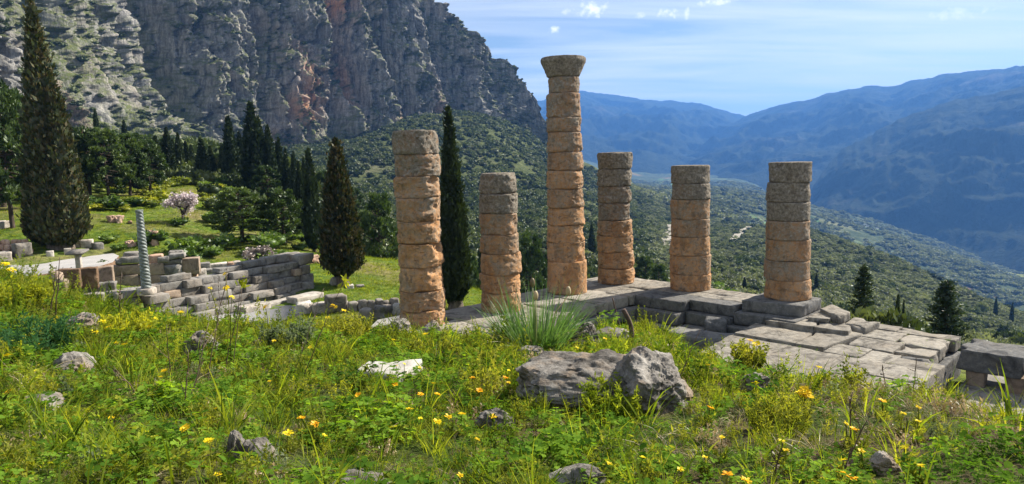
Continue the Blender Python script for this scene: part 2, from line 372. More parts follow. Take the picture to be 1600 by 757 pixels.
patch("valley_terrain", 1000.0, 5200.0, 130, M_VALLEY)

# far mountains: ridge line, foot line, eroded flanks between and a back slope
def resample(pts, n):
    pts = np.asarray(pts, float); t = np.concatenate([[0], np.cumsum(np.abs(np.diff(pts[:, 0])) + 1e-6)]); t /= t[-1]; q = np.linspace(0, 1, n)
    return np.stack([np.interp(q, t, pts[:, k]) for k in range(pts.shape[1])], 1)
def mountain(name, ridge, foot, rough, nu=260, nv=90, seed=0, conv=0.85):
    a = resample(ridge, nu); b = resample(foot, nu)
    Pr = at_r(a[:, 0], a[:, 1], a[:, 2]); Pf = at_r(b[:, 0], b[:, 1], b[:, 2])
    Pr[:, 2] += rough * 0.16 * fbm(Pr / 260.0 + seed, 5, 0.6)
    v = np.linspace(0, 1, nv)[:, None]
    P = Pf[None] * (1 - v[..., None]) + Pr[None] * v[..., None]
    P[..., 2] = Pf[None, :, 2] + (Pr[None, :, 2] - Pf[None, :, 2]) * v ** conv
    env = np.sin(np.pi * np.clip(v, 0, 1)) ** 0.7
    Q = P.copy(); Q[..., 2] *= 0.5
    d = (ridged(Q / 900.0 + seed, 6, 0.55) - 0.5) * rough * env
    out = Pf - Pr; out[:, 2] = 0; out /= np.linalg.norm(out, axis=1)[:, None]
    P[..., :2] += out[None, :, :2] * d[..., None] * 1.2; P[..., 2] += d * 0.55
    back = np.stack([Pr - out * k for k in (400.0, 1200.0)], 0); back[0, :, 2] -= 150; back[1, :, 2] -= 700
    back = np.maximum(back, np.array([-1e9, -1e9, -450.0]))
    V = np.concatenate([P, back], 0)
    o = link(name, new_mesh(name, V.reshape(-1, 3), grid_faces(nu, nv + 2), M_MOUNT, True)); tag(o, kind="structure"); return o
mountain("far_mountain", [(560, 190, 9000), (780, 185, 9000), (830, 160, 9000), (870, 150, 8900), (905, 143, 8900), (940, 146, 8800), (975, 148, 8800), (1010, 156, 8700), (1075, 160, 8600), (1120, 168, 8500), (1165, 181, 8400), (1230, 200, 8200), (1320, 240, 8000)],
         [(560, 300, 4200), (780, 290, 4200), (900, 285, 4300), (1000, 287, 4200), (1160, 290, 4600), (1320, 330, 5200)], 330, seed=3)
mountain("valley_mountain", [(1050, 235, 6800), (1110, 205, 6900), (1165, 181, 7000), (1220, 165, 7000), (1290, 147, 6900), (1350, 138, 6800), (1400, 133, 6700), (1450, 124, 6600), (1485, 113, 6500), (1530, 112, 6400), (1565, 106, 6300), (1600, 102, 6200), (1700, 92, 6100), (1900, 80, 6000)],
         [(1050, 292, 4100), (1165, 300, 3700), (1260, 330, 3300), (1400, 392, 2900), (1600, 445, 2500), (1900, 520, 2300)], 300, seed=8)
mountain("near_mountain", [(1255, 305, 3300), (1285, 268, 3500), (1320, 232, 3700), (1370, 202, 3850), (1420, 180, 3950), (1470, 162, 4000), (1520, 150, 4050), (1600, 134, 4100), (1700, 118, 4100), (1900, 100, 4000)],
         [(1255, 335, 2900), (1300, 350, 2750), (1380, 385, 2600), (1470, 415, 2450), (1600, 448, 2250), (1700, 470, 2200), (1900, 520, 2000)], 260, seed=14)

# ------------------------------------------------------------------ cliff
def mat_cliff():
    m = Mat("limestone_cliff"); p = m.pos()
    big = m.noise(p, 0.018, 5, 0.6); st = m.noise(m.mapping(p, (0.30, 0.30, 0.045)), 1.0, 7, 0.68); fine = m.noise(p, 0.55, 6, 0.7)
    rock = m.ramp(m.math('ADD', m.math('MULTIPLY', st, 0.65), m.math('MULTIPLY', fine, 0.35)), (0.33, (0.04, 0.04, 0.04)), (0.45, (0.16, 0.156, 0.148)), (0.56, (0.32, 0.307, 0.28)), (0.70, (0.56, 0.52, 0.455)))
    rock = m.mix(m.ramp(big, (0.5, 0.0), (0.68, 0.35)), rock, (0.33, 0.26, 0.18))
    och = m.ramp(fine, (0.3, (0.36, 0.15, 0.07)), (0.7, (0.62, 0.33, 0.17)))
    fo = m.math('MULTIPLY', m.attr("ochre"), m.ramp(st, (0.34, 0.1), (0.55, 1.0)), True)
    col = m.mix(fo, rock, och)
    veg = m.ramp(fine, (0.3, (0.035, 0.05, 0.02)), (0.5, (0.085, 0.105, 0.035)), (0.72, (0.17, 0.175, 0.075)))
    fv = m.math('MULTIPLY', m.attr("veg"), m.ramp(fine, (0.36, 0.0), (0.5, 1.0)), True)
    col = m.mix(fv, col, veg)
    return m.principled(col, 1.0, m.bump(m.math('ADD', st, m.math('MULTIPLY', fine, 0.5)), 0.9, 2.5), 0.05)
M_CLIFF = mat_cliff()
NU, NV = 800, 330
bx = np.array([-330, -100, 60, 180, 250, 330, 400, 550, 700, 800, 860, 960]); br = np.array([300, 320, 350, 400, 470, 560, 585, 650, 720, 780, 830, 920])
by = np.array([262, 258, 256, 256, 258, 268, 276, 290, 290, 285, 275, 300])
cu = np.linspace(-330, 960, NU); cr = np.interp(cu, bx, br); cby = np.interp(cu, bx, by)
k = np.ones(25) / 25; cr = np.convolve(np.pad(cr, 12, 'edge'), k, 'valid')
CB = at_r(cu, cby, cr)
tg = np.gradient(CB[:, :2], axis=0); tg /= np.linalg.norm(tg, axis=1)[:, None]; cn = np.stack([tg[:, 1], -tg[:, 0]], 1)    # outward, towards the viewer
ck = np.ones(61) / 61; cn = np.stack([np.convolve(np.pad(cn[:, j], 30, 'edge'), ck, 'valid') for j in (0, 1)], 1); cn /= np.linalg.norm(cn, axis=1)[:, None]
skyline = lambda u: np.interp(u, [-330, 560, 640, 672, 700, 722, 742, 760, 782, 800, 812, 822, 836, 850, 866, 880, 900], [-150, -150, -40, -4, 22, 42, 60, 72, 92, 112, 128, 148, 178, 206, 236, 262, 292])
mean_in = 40.0
HT = np.full(NU, 60.0)
for _ in range(12):                                            # the face leans back, so its crest stands left of its foot in the view
    ins = HT * 0.36 + 4.0; us = cu - ins * cn[:, 0] / cr * FPX * 0.9; us = np.maximum.accumulate(us); yt = skyline(us)
    el = at_r(us, yt, np.ones(NU))[:, 2] - CAMZ; HT = 0.5 * HT + 0.5 * np.clip(CAMZ + el * (cr + ins * 0.7) - CB[:, 2] + 4.0, 4.0, 400)
jag = fbm(np.stack([CB[:, 0] / 16, CB[:, 1] / 16, 0 * cu], 1), 4, 0.6)
HT = HT + np.minimum(HT * 0.12, 7.0) * jag
v = np.linspace(-0.25, 1, NV - 26)
Hh = v[:, None] * HT[None]                                     # height above the foot
Hh = np.where(v[:, None] < 0, v[:, None] * 90.0, Hh)
U2 = np.broadcast_to(cu[None], Hh.shape)
sl = 0.30 + 0.10 * fbm(np.stack([CB[:, 0] / 120, CB[:, 1] / 120, 0 * cu + 4], 1), 2)[None]
scrub = np.exp(-(((U2 - 235 + Hh * 0.55) / 62.0)) ** 2)         # open stony slope between the buttresses
alc = np.exp(-(((U2 - 335 - Hh * 0.12) / 30.0)) ** 2) * smooth(20, 60, Hh) * (1 - 0.6 * smooth(120, 190, Hh))
gul2 = np.exp(-(((U2 - 455 - Hh * 0.25) / 20.0)) ** 2) + 0.8 * np.exp(-(((U2 - 545 - Hh * 0.3) / 14.0)) ** 2) + 0.8 * np.exp(-(((U2 - 760 + Hh * 0.1) / 16.0)) ** 2) + 0.9 * np.exp(-(((U2 - 120 + Hh * 0.2) / 14.0)) ** 2) + 0.7 * np.exp(-(((U2 - 610 + Hh * 0.1) / 12.0)) ** 2) + 0.8 * np.exp(-(((U2 - 690 + Hh * 0.25) / 16.0)) ** 2)
inset = Hh * sl + scrub * Hh * 0.55 + alc * 70 + gul2 * 36 * smooth(10, 50, Hh)
P0 = np.stack([CB[None, :, 0] - cn[None, :, 0] * inset, CB[None, :, 1] - cn[None, :, 1] * inset, CB[None, :, 2] + Hh], -1)
def stretch(P, s, vz): return np.stack([P[..., 0] / s, P[..., 1] / s, P[..., 2] / (s * vz)], -1)
warp = fbm(P0 / 40.0, 3)[..., None] * 12
d = 17.0 * (ridged(stretch(P0 + warp, 50, 3.4), 3) - 0.5)
w2 = np.stack([fbm(P0 / 18.0 + 60 + j, 3) for j in range(3)], -1) * 6.0
d += 11.0 * (ridged(stretch(P0 + warp * 0.5 + w2, 20, 6.0) + 7, 2, 0.5) - 0.5)             # flutes: sharp ribs ...
fl = np.abs(noise3(stretch(P0 + w2, 15, 7.0) + 97)); d -= 8.0 * np.exp(-(fl / 0.07) ** 2)    # ... and narrow vertical clefts
d += 5.0 * (ridged(stretch(P0 + w2, 6.0, 3.5) + 17, 3, 0.6) - 0.5)
d += 3.0 * fbm(P0 / 3.2 + 3, 3, 0.65)
blk = np.floor(P0[..., 2] / 9.0 + 1.5 * fbm(P0 / 30.0 + 70, 2)); d += 3.2 * (1 - scrub) * noise3(np.stack([P0[..., 0] / 9.0, P0[..., 1] / 9.0, blk * 3.7], -1))   # broken courses
strat = np.mod(P0[..., 2] * 0.055 + 0.9 * fbm(P0 / 70.0 + 21, 3) - P0[..., 0] * 0.006, 1.0)
led = smooth(0.0, 0.8, strat) - strat                          # ledges
d += -7.0 * led * (1 - 0.6 * alc) * (1 - 0.9 * scrub)
d *= 1.25 * smooth(-25, 8, Hh) * (1 - 0.35 * scrub)
P1 = P0.copy(); P1[..., 0] += cn[None, :, 0] * d; P1[..., 1] += cn[None, :, 1] * d
P1[..., 2] += 1.6 * fbm(P0 / 7.0 + 31, 3)
tops = []
for q in range(26):                                             # the crest rolls away from the viewer
    s = (q + 1) / 26.0; L = P1[-1].copy(); L[:, :2] -= cn * (150 * s ** 1.4); L[:, 2] += 16 * s - 26 * s * s + 6 * fbm(L / 24.0, 4); tops.append(L)
V = np.concatenate([P1, np.stack(tops)], 0)
# slope tells where plants can hold on
du = np.gradient(V, axis=1); dv = np.gradient(V, axis=0); nn = np.cross(du, dv); nn /= np.linalg.norm(nn, axis=-1)[..., None] + 1e-9
CLN = np.where(nn[..., 2:3] < 0, -nn, nn) * 1.0
gentle = smooth(0.30, 0.62, np.abs(nn[..., 2]))
vn = fbm(V / 38.0 + 2, 4)
scr = np.concatenate([scrub, np.repeat(scrub[-1:], 26, 0)], 0); hh = np.concatenate([Hh, np.repeat(Hh[-1:], 26, 0)], 0); uu = np.broadcast_to(cu[None], hh.shape)
low = np.exp(-(hh / 22.0) ** 2) + 0.8 * np.exp(-((hh - 38) / 16.0) ** 2) * smooth(480, 560, uu) * (1 - smooth(700, 730, uu)) + 0.9 * smooth(700, 760, uu) * (1 - smooth(30, 75, hh))
veg = np.clip(gentle * smooth(-0.4, 0.15, vn) * 1.2 + 0.75 * scr * smooth(-0.3, 0.3, vn + 0.1) + low * 0.9 + 0.75 * np.concatenate([alc, np.repeat(alc[-1:], 26, 0)], 0) * smooth(-0.3, 0.2, vn) + 0.4 * np.clip(np.concatenate([gul2, np.repeat(gul2[-1:], 26, 0)], 0), 0, 1) * smooth(-0.2, 0.3, vn), 0, 1)
def blob(px, hp, sx, sh): return np.exp(-((uu - px) / sx) ** 2 - ((hh - hp) / sh) ** 2)
och = np.clip(1.3 * blob(606, 190, 12, 26) + 1.2 * blob(508, 62, 12, 16) + 1.2 * blob(470, 26, 16, 12) + 0.9 * blob(535, 95, 16, 30) + 0.8 * blob(598, 100, 10, 30) + 0.9 * blob(648, 60, 8, 12) + 1.0 * blob(560, 8, 26, 13) + 0.9 * blob(190, 42, 16, 16) + 0.7 * blob(160, 25, 26, 10) + 1.0 * blob(838, 8, 14, 7) + 0.5 * blob(720, 75, 10, 26), 0, 1) * (1 - 0.9 * veg)
cl = link("cliff", new_mesh("cliff", V.reshape(-1, 3), grid_faces(NU, NV), M_CLIFF, False, {"veg": veg.ravel(), "ochre": och.ravel()})); tag(cl, kind="structure")
CLIFF_V, CLIFF_VEG, CLIFF_NZ = V.reshape(-1, 3), veg.ravel(), np.abs(nn[..., 2]).ravel()

# ------------------------------------------------------------------ haze: the air of the valley
hb = np.array([[-14000.0, -400, 0], [14000.0, 13500.0, 0]])
zlo = min(float(np.array([list(c) for c in o.bound_box])[:, 2].min()) for o in COL.objects if o.type == 'MESH') - 1.0
zhi = max(float(np.array([list(c) for c in o.bound_box])[:, 2].max()) for o in COL.objects if o.type == 'MESH') + 5.0
bxv = [(x, y, z) for z in (zlo, zhi) for y in (-400.0, 13500.0) for x in (-14000.0, 14000.0)]
hm = Mat("valley_haze"); hv = hm.n("ShaderNodeVolumePrincipled", {"Color": (0.13, 0.36, 0.90), "Density": 1.05e-4, "Anisotropy": 0.2}); hm.t.links.new(hv.outputs[0], hm.out.inputs["Volume"])
hz = link("haze", new_mesh("haze", bxv, np.array([[0, 2, 3, 1], [4, 5, 7, 6], [0, 1, 5, 4], [2, 6, 7, 3], [0, 4, 6, 2], [1, 3, 7, 5]]), hm.m)); tag(hz, "thin blue haze filling the valley air", "haze", kind="stuff")
# ------------------------------------------------------------------ stone materials
def mat_column():
    m = Mat("weathered_limestone_drum"); p = m.co("Object"); li = m.attr("lichen"); rd = m.rnd()
    off = m.n("ShaderNodeVectorMath", {0: p, 1: m.n("ShaderNodeCombineXYZ", {0: m.math('MULTIPLY', rd, 91.0), 1: m.math('MULTIPLY', rd, 37.0), 2: 0.0}).outputs[0]}, operation='ADD').outputs[0]
    a = m.noise(off, 1.5, 5, 0.6, 0.6); b = m.noise(off, 9.0, 6, 0.68); c = m.noise(off, 38.0, 4, 0.7); st = m.noise(m.mapping(off, (3.0, 3.0, 0.55)), 1.0, 4)
    warm = m.ramp(a, (0.28, (0.22, 0.12, 0.06)), (0.43, (0.45, 0.225, 0.09)), (0.57, (0.57, 0.32, 0.15)), (0.72, (0.42, 0.29, 0.18)))
    warm = m.mix(m.ramp(b, (0.42, 0.0), (0.66, 0.6)), warm, (0.30, 0.225, 0.155))
    warm = m.mix(m.ramp(st, (0.50, 0.0), (0.66, 0.5)), warm, (0.13, 0.09, 0.06))
    grey = m.ramp(b, (0.3, (0.075, 0.064, 0.05)), (0.5, (0.19, 0.165, 0.13)), (0.7, (0.33, 0.29, 0.235)))
    f = m.ramp(m.math('ADD', m.math('MULTIPLY', li, 0.5), m.math('MULTIPLY', m.math('ADD', m.math('MULTIPLY', a, 0.55), m.math('MULTIPLY', b, 0.45)), 1.25)), (0.62, 0.0), (0.98, 1.0))
    col = m.mix(f, warm, grey)
    col = m.mix(m.math('MULTIPLY', m.ramp(c, (0.55, 0.0), (0.66, 0.55)), m.math('ADD', li, 0.25), True), col, (0.055, 0.048, 0.04))
    col = m.mix(m.ramp(c, (0.33, 0.35), (0.42, 0.0)), col, (0.60, 0.50, 0.36))
    col = m.mix(m.ramp(m.noise(off, 3.6, 6, 0.72, 0.9), (0.52, 0.0), (0.64, 0.7)), col, (0.10, 0.078, 0.058))
    h = m.math('ADD', m.math('MULTIPLY', b, 0.7), m.math('MULTIPLY', c, 0.35))
    return m.principled(col, 0.95, m.bump(h, 1.0, 0.07), 0.1)
def mat_grey_stone(name, lo, mid, hi, warm, scale=1.0, spots=0.5):
    m = Mat(name); p = m.pos()
    a = m.noise(p, 0.7 * scale, 4, 0.6); b = m.noise(p, 5.0 * scale, 6, 0.66); c = m.noise(p, 26.0 * scale, 5, 0.72); rd = m.rnd()
    col = m.ramp(m.math('ADD', m.math('MULTIPLY', b, 0.6), m.math('MULTIPLY', c, 0.4)), (0.32, lo), (0.5, mid), (0.68, hi))
    col = m.mix(m.ramp(a, (0.45, 0.0), (0.68, 0.5)), col, warm)
    col = m.mix(m.math('MULTIPLY', m.math('ABSOLUTE', m.math('SUBTRACT', rd, 0.5)), 0.75), col, m.ramp(rd, (0.45, tuple(q * 0.55 for q in mid)), (0.55, hi)))
    col = m.mix(m.ramp(c, (0.58, 0.0), (0.70, spots)), col, tuple(q * 0.35 for q in lo))
    col = m.mix(m.ramp(m.noise(p, 1.7 * scale, 6, 0.7, 0.8), (0.50, 0.0), (0.64, 0.75)), col, tuple(q * 0.6 for q in lo))
    return m.principled(col, 0.95, m.bump(m.math('ADD', b, m.math('MULTIPLY', c, 0.5)), 0.8, 0.03), 0.1)
M_DRUM = mat_column()
M_PAVE = mat_grey_stone("temple_paving_stone", (0.07, 0.064, 0.055), (0.225, 0.205, 0.172), (0.38, 0.35, 0.295), (0.29, 0.24, 0.178))
M_STEP = mat_grey_stone("dark_limestone_step", (0.055, 0.056, 0.058), (0.13, 0.128, 0.122), (0.25, 0.24, 0.22), (0.17, 0.15, 0.125))
M_WALLST = mat_grey_stone("grey_terrace_stone", (0.095, 0.09, 0.082), (0.20, 0.19, 0.17), (0.33, 0.31, 0.28), (0.26, 0.20, 0.145))
M_BROWN = mat_grey_stone("brown_conglomerate", (0.15, 0.115, 0.085), (0.28, 0.215, 0.16), (0.40, 0.32, 0.24), (0.34, 0.22, 0.14))
M_RUBBLE = mat_grey_stone("pale_rubble", (0.20, 0.185, 0.165), (0.42, 0.39, 0.34), (0.62, 0.58, 0.51), (0.45, 0.33, 0.24))
M_RED = mat_grey_stone("reddish_rubble", (0.24, 0.15, 0.10), (0.46, 0.31, 0.22), (0.62, 0.47, 0.36), (0.52, 0.30, 0.20))

# ------------------------------------------------------------------ worn blocks
def cube_grid(k):
    """surface of a cube in [-1,1]^3, k cells per edge, welded"""
    idx = {}; V = []; F = []
    def vid(p):
        if p not in idx: idx[p] = len(V); V.append([c / k * 2 - 1 for c in p])
        return idx[p]
    for ax in range(3):
        for s in (0, k):
            for i in range(k):
                for j in range(k):
                    q = []
                    for (a, b) in ((i, j), (i + 1, j), (i + 1, j + 1), (i, j + 1)):
                        p = [0, 0, 0]; p[ax] = s; p[(ax + 1) % 3] = a; p[(ax + 2) % 3] = b; q.append(vid(tuple(p)))
                    F.append(q if s else q[::-1])
    return np.array(V), np.array(F)
_CG = {k: cube_grid(k) for k in (3, 4, 5, 6, 8, 12)}
_seed = [0]
def worn(corners, z0, z1, k=6, rough=0.03, rnd=0.05, tilt=0.0, chip=0.0, gap=0.012):
    """block standing on four plan corners (world xy, in order), with rounded, chipped edges; returns V, F about its base centre"""
    _seed[0] += 1; sd = _seed[0] * 7.31
    C = np.asarray(corners, float); ctr = C.mean(0); C = C - ctr
    L = np.linalg.norm(C, axis=1)[:, None]; C = C * (1 - gap / np.maximum(L, 0.05))
    V, F = _CG[k]; u, v, w = [(V[:, i] + 1) / 2 for i in range(3)]
    # pull samples towards the edges so that the rounding is sharp
    sz = [np.linalg.norm(C[1] - C[0]), np.linalg.norm(C[3] - C[0]), z1 - z0]; eb = min(max(rnd, 0.02), 0.2)
    def sq(t, s): e = min(eb / s, 0.8 / k); return np.interp(t, [0, 1 / k, 1 - 1 / k, 1], [0, e, 1 - e, 1])
    u, v, w = [sq(t, s) for t, s in zip((u, v, w), sz)]
    xy = (C[0] * ((1 - u) * (1 - v))[:, None] + C[1] * (u * (1 - v))[:, None] + C[2] * (u * v)[:, None] + C[3] * ((1 - u) * v)[:, None])
    size = np.array([np.linalg.norm(C[1] - C[0]), np.linalg.norm(C[3] - C[0]), z1 - z0])
    P = np.concatenate([xy, (z0 + (z1 - z0) * w)[:, None]], 1)
    c0 = np.array([0, 0, (z0 + z1) / 2])
    e = [np.minimum(t, 1 - t) * s for t, s in zip((u, v, w), size)]
    es = np.sort(np.stack(e, 1), 1); edge = es[:, 1]                      # distance from the nearest edge
    n = noise3(np.stack([P[:, 0], P[:, 1], P[:, 2]], 1) * 1.7 + sd)
    dep = rnd * 0.55 * np.clip(1 - edge / (eb * 0.9), 0, 1) * (0.3 + 1.3 * np.clip(n + 0.4, 0, 1.5))
    if chip: dep = dep + chip * np.clip(1 - edge / (chip * 3), 0, 1) * smooth(0.15, 0.5, n)
    dirn = c0 - P; dirn /= np.linalg.norm(dirn, axis=1)[:, None] + 1e-9
    P = P + dirn * dep[:, None]
    P += rough * np.stack([fbm(P * 1.9 + sd + q * 9, 3) for q in range(3)], 1)
    if tilt: P[:, 2] += tilt * (P[:, 0] * math.sin(sd) + P[:, 1] * math.cos(sd))
    return P, F, ctr
def block(name, parent, corners, z0, z1, mat, **kw):
    P, F, c = worn(corners, z0, z1, **kw)
    px, py, pz = parent.location if parent else (0, 0, 0)
    P = P - np.array([0, 0, z0])
    o = link(name, new_mesh(name, P, F, mat), parent, (c[0] - px, c[1] - py, z0 - pz)); return o
E1 = np.array([-0.716, -0.698]); E2 = np.array([0.698, -0.716]); TO = at_z(962, 441, 0.0)[:2]
def tf(a, b): return TO + a * E1 + b * E2
def tquad(a0, a1, b0, b1): return [tf(a0, b0), tf(a1, b0), tf(a1, b1), tf(a0, b1)]
rng = random.Random(5)

# ------------------------------------------------------------------ temple platform
plat = tag(empty("temple_platform", (*tf(0, 4), 0)), "grey stone temple floor of big slabs and steps carrying the columns", "temple ruin")
# floor under the row of four columns
arow = [-1.55, 0.55, 2.35, 4.4, 6.3, 8.2, 10.2, 12.0, 13.6]
for i in range(len(arow) - 1):
    for (b0, b1) in ((-1.7, -0.2), (-0.2, 1.2), (1.2, 2.55)):
        sh = rng.uniform(-0.25, 0.25) if 0 < i < len(arow) - 2 else 0
        block("paving_slab", plat, tquad(arow[i] + (sh if i else 0), arow[i + 1], b0, b1 + (rng.uniform(-0.05, 0.08) if b1 > 2 else 0)), -0.44, rng.uniform(-0.015, 0.01), M_PAVE, k=6, rough=0.012, rnd=0.03, chip=0.05)
for i in range(1, 7):
    a0 = 2.35 + (i - 1) * 1.75
    block("step_block", plat, tquad(a0, a0 + 1.75, 1.6, 2.95 + rng.uniform(-0.05, 0.05)), -0.95, -0.46, M_STEP, k=5, rough=0.02, rnd=0.035, chip=0.06)
# floor towards the corner column
for (b0, b1, ain) in ((2.58, 4.95, 2.05), (4.95, 7.05, 1.4)):
    cuts = [-1.45, -0.35, 0.55, ain]
    for j in range(3):
        mid = (b0 + b1) / 2 + rng.uniform(-0.3, 0.3)
        for (q0, q1) in (((b0, mid), (mid, b1)) if j < 2 else ((b0, b1),)):
            block("paving_slab", plat, tquad(cuts[j], cuts[j + 1], q0, q1), -0.44, rng.uniform(-0.012, 0.012), M_PAVE if j < 2 else M_STEP, k=6, rough=0.012, rnd=0.03, chip=0.05)
    block("step_block", plat, tquad(-0.4, ain + 0.38, b0 + 0.02, b1 - 0.02), -0.95, -0.46, M_STEP, k=6, rough=0.02, rnd=0.035, chip=0.05)
    block("step_block", plat, tquad(-0.2, ain + 0.72, b0 + 0.04, b1 - 0.04), -1.6, -0.97, M_STEP, k=6, rough=0.03, rnd=0.05, chip=0.06)
PLINTH = [tf(1.18, 7.22), tf(0.78, 9.52), tf(-1.15, 9.5), tf(-1.3, 7.2)]
block("plinth_block", plat, PLINTH, -0.2, 0.25, M_STEP, k=8, rough=0.012, rnd=0.03, chip=0.05)
block("step_block", plat, tquad(-1.2, 1.55, 7.08, 9.6), -0.7, -0.21, M_STEP, k=6, rough=0.02, rnd=0.04, chip=0.08)
block("step_block", plat, tquad(-0.6, 1.95, 6.9, 8.1), -1.3, -0.72, M_STEP, k=6, rough=0.03, rnd=0.05, chip=0.08)
block("fallen_block", plat, [tf(2.55, 6.3), tf(2.2, 7.1), tf(1.75, 6.95), tf(2.0, 6.1)], -1.0, -0.42, M_STEP, k=6, rough=0.06, rnd=0.14, chip=0.1)
block("fallen_block", plat, [tf(4.3, 5.4), tf(3.9, 7.9), tf(2.7, 7.8), tf(3.1, 5.5)], -1.5, -0.72, M_STEP, k=8, rough=0.10, rnd=0.16, chip=0.16)
# lower paving on the right
def paving(px4, z1, th=0.4, mat=M_PAVE, **kw):
    kw = {**dict(k=8, rough=0.014, rnd=0.022, chip=0.06, gap=0.01), **kw}
    return block("paving_slab", plat, [at_z(x, y, z1)[:2] for x, y in px4], z1 - th, z1, mat, **kw)
paving([(1181, 505), (1147, 520), (1243, 537), (1270, 521)], -0.47)
paving([(1243, 537), (1286, 543), (1350, 521), (1290, 511)], -0.45)
paving([(1194, 500), (1270, 511), (1283, 501), (1218, 492)], -0.27, 0.35, chip=0.12)
paving([(1270, 511), (1326, 518), (1337, 506), (1283, 501)], -0.29, 0.35, chip=0.12)
paving([(1232, 493), (1286, 500), (1300, 484), (1262, 480)], -0.22, 0.4, chip=0.1)
paving([(1262, 496), (1295, 499), (1312, 489), (1284, 485)], -0.12, 0.16, chip=0.08)
paving([(1280, 482), (1312, 497), (1330, 487), (1300, 476)], 0.02, 0.34, rough=0.05, rnd=0.06, chip=0.18)
paving([(1318, 505), (1352, 512), (1376, 503), (1335, 496)], -0.25, 0.32, rough=0.05, rnd=0.06, chip=0.2)
paving([(1147, 520), (1100, 545), (1190, 570), (1243, 537)], -0.56)
def tf_pave(a0, a1, b0, b1, z1, th=0.42, mat=M_PAVE, parent=plat, **kw):
    kw = {**dict(k=8, rough=0.02, rnd=0.022, chip=0.06, gap=0.008), **kw}
    return block("paving_slab", parent, [tf(a0, b0), tf(a1, b0), tf(a1, b1), tf(a0, b1)], z1 - th, z1, mat, **kw)
bc = [8.35, 10.3, 12.1, 13.6, 14.85]
for j, (a0, a1) in enumerate(((3.7, 5.2), (5.2, 6.8), (6.8, 8.4))):
    off = [0, 0.5, -0.4][j]
    for i in range(len(bc) - 1):
        b0 = bc[i] + (off if i else 0); b1 = bc[i + 1] + (off if i < len(bc) - 2 else 0)
        tf_pave(a0 + rng.uniform(-0.03, 0.0), a1 + rng.uniform(-0.03, 0.03), b0, b1, -0.54 + rng.uniform(-0.02, 0.015), tilt=0.004)
for (a0, a1, b0, b1, z) in ((2.35, 3.7, 11.45, 12.6, -0.53), (2.35, 3.7, 12.6, 13.5, -0.57), (2.75, 3.7, 13.5, 14.85, -0.56), (1.0, 2.35, 11.75, 13.2, -0.52), (1.15, 2.1, 13.2, 14.3, -0.55), (-0.35, 1.0, 11.5, 12.9, -0.5), (-0.4, 1.1, 12.9, 14.3, -0.52),
                            (-1.2, -0.35, 11.2, 12.5, -0.47), (-1.15, -0.4, 12.5, 14.4, -0.5)):
    tf_pave(a0, a1, b0, b1, z, chip=0.12, tilt=0.008)
block("broken_slab", plat, [tf(2.3, 13.45), tf(2.72, 13.5), tf(2.7, 14.7), tf(2.1, 14.75)], -1.0, -0.6, M_STEP, k=8, rough=0.09, rnd=0.1, chip=0.2)
# foundation beams on short piers at the right edge
for (a0, a1, b0, b1, z0, z1) in ((-0.75, 0.95, 14.75, 16.55, -1.12, -0.42), (-0.7, 1.1, 16.62, 18.5, -1.2, -0.62), (-0.75, 0.95, 18.55, 20.6, -1.15, -0.45)):
    block("foundation_beam", plat, tquad(a0, a1, b0, b1), z0, z1, M_STEP, k=12, rough=0.05, rnd=0.04, chip=0.2)
for bm_ in (15.25, 16.35, 17.55, 18.7, 19.8):
    block("pier", plat, tquad(0.2, 0.85, bm_ - 0.28, bm_ + 0.28), -2.1, -1.13, M_BROWN, k=5, rough=0.02, rnd=0.04, chip=0.05)
for i in range(4):
    for j in range(5): tf_pave(-3.2 + i * 2.2, -1.05 + i * 2.2, 14.9 + j * 1.7, 16.6 + j * 1.7, -1.60 + rng.uniform(-0.03, 0.03), 0.4, M_WALLST)
block("foundation_block", plat, tquad(2.2, 7.2, 13.4, 14.7), -2.1, -1.02, M_STEP, k=12, rough=0.05, rnd=0.06, chip=0.14)
block("foundation_block", plat, tquad(-0.9, 2.1, 8.3, 14.5), -2.4, -1.0, M_STEP, k=8, rough=0.05, rnd=0.06)
block("foundation_block", plat, tquad(2.1, 7.0, 8.5, 13.3), -2.2, -1.0, M_STEP, k=8, rough=0.05, rnd=0.06)
block("foundation_block", plat, tquad(-1.4, 13.4, -1.6, 1.5), -2.2, -0.5, M_STEP, k=8, rough=0.03, rnd=0.04)
block("foundation_block", plat, tquad(-1.3, -0.4, 2.6, 7.0), -2.2, -0.5, M_STEP, k=8, rough=0.03, rnd=0.04)
block("foundation_block", plat, tquad(-1.1, -0.4, 7.1, 9.5), -2.2, -0.75, M_STEP, k=8, rough=0.03, rnd=0.04)

